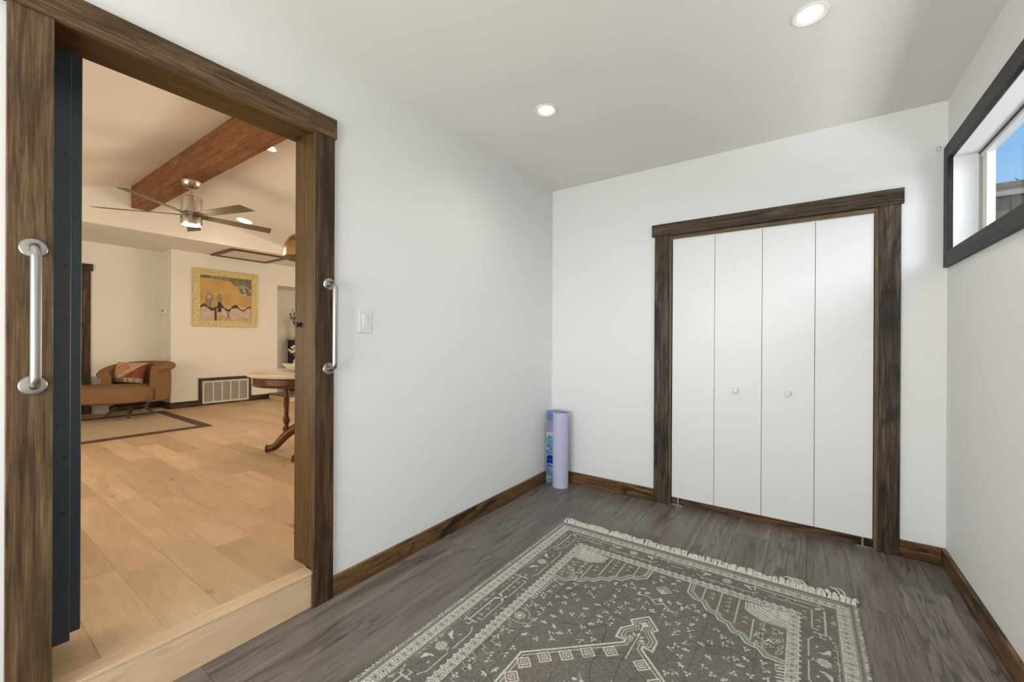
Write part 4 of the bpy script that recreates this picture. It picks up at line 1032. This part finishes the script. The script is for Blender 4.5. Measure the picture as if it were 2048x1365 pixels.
# vase with white flowers
vs_=thing('flower_vase','clear bulbous vase of small white flowers on the round table','vase',(-3.97,2.085,TZ))
obj('vase_body',lathe([(0,0),(.035,0),(.050,.025),(.055,.06),(.045,.095),(.028,.115),(.032,.13),(.029,.13),(.025,.115),(.042,.093),(.051,.06),(.046,.028),(.03,.006),(0,.006)],(0,0,0),28),plain('grey_glass',(.42,.44,.38),.12,spec=.7),vs_,local=True,smooth=True)
bs=bmesh.new(); hd=[]
for k in range(26):
    a=rng.rand()*6.28; r=.015+.085*rng.rand()**.6; z=.25-r*.9+rng.rand()*.02
    p=(r*math.cos(a),r*math.sin(a),z); atube(bs,[(0,0,.05),(p[0]*.3,p[1]*.3,.13),p],.0016,5); hd.append(p)
o=obj('stems',bs,plain('stem_green',(.10,.16,.05),.6),vs_,local=True); o['kind']='stuff'
bf=bmesh.new(); lv=bmesh.new()
for p in hd:
    for j in range(5):
        q=Vector(p)+Vector((rng.normal()*.010,rng.normal()*.010,rng.normal()*.006)); bmesh.ops.create_icosphere(bf,subdivisions=1,radius=.008,matrix=Matrix.Translation(q))
    q=Vector(p)+Vector((0,0,-.03)); s=.02; R_=Matrix.Rotation(rng.rand()*6,3,'Z')@Matrix.Rotation(.6,3,'X'); vv=[lv.verts.new(q+R_@Vector(c)) for c in ((0,-s,0),(s*.4,0,0),(0,s,0),(-s*.4,0,0))]; lv.faces.new(vv)
o=obj('blossoms',bf,plain('white_petals',(.80,.80,.70),.6),vs_,local=True,smooth=True); o['kind']='stuff'
o=obj('leaves',lv,plain('leaf_green',(.13,.20,.07),.6),vs_,local=True); o['kind']='stuff'

# niche: stove cabinet, hearth, dried plant --------------------------------
hr=thing('hearth','low hearth with a grey slate top and a tan front beside the niche','hearth',(-7.4,4.4,F2))
obj('plinth',box((-7.66,3.50,F2),(-7.02,5.6,F2+.075),.002),M['oakY'],hr); obj('slab',box((-7.67,3.49,F2+.075),(-7.0,5.6,F2+.10),.003),plain('slate_grey',(.16,.14,.12),.6,var=.2),hr)
sv=thing('fireplace_cabinet','tall black fireplace cabinet inside the niche beyond the table','fireplace',(-7.95,4.5,F2))
bk=plain('satin_black',(.012,.011,.010),.35)
obj('body',box((-8.29,4.13,F2+.0),(-7.96,5.3,1.175),.004),bk,sv); obj('top',box((-8.295,4.115,1.175),(-7.945,5.3,1.195),.003),bk,sv); obj('door',box((-7.962,4.2,F2+.15),(-7.952,4.9,1.10),.003),bk,sv)
dp=thing('dried_plant','brown dried leaves in a pale vase on the black cabinet','plant',(-8.10,4.21,1.195))
obj('pot',lathe([(0,0),(.035,0),(.05,.04),(.045,.08),(.02,.12),(.022,.14),(.017,.14),(.015,.12),(.04,.08),(.044,.04),(.03,.005),(0,.005)],(0,0,0),24),plain('pale_glaze',(.62,.60,.45),.4),dp,local=True,smooth=True)
dl=plain('dried_leaf',(.13,.075,.03),.8,var=.3)
for k in range(9):
    a=k*.7+.4; r=.05+.10*rng.rand(); h=.22+.38*rng.rand(); tip=(r*math.cos(a),r*math.sin(a),h)
    obj('stem',tube([(0,0,.1),(tip[0]*.3,tip[1]*.3,h*.6),tip],[.004,.003,.002],6),dl,dp,local=True)
    for j in range(3):
        bm=bmesh.new(); s=.055; R_=Matrix.Rotation(rng.rand()*6,3,'Z')@Matrix.Rotation(rng.rand()*2,3,'X'); q=Vector(tip)*(.7+.15*j)
        vv=[bm.verts.new(q+R_@Vector(c)) for c in ((0,0,0),(s*.35,s*.5,.008),(s*.25,s,.0),(0,s*1.3,-.01),(-s*.25,s,.0),(-s*.35,s*.5,.008))]; bm.faces.new(vv[:4]); bm.faces.new((vv[0],vv[3],vv[4],vv[5]))
        obj('leaf',bm,dl,dp,local=True)
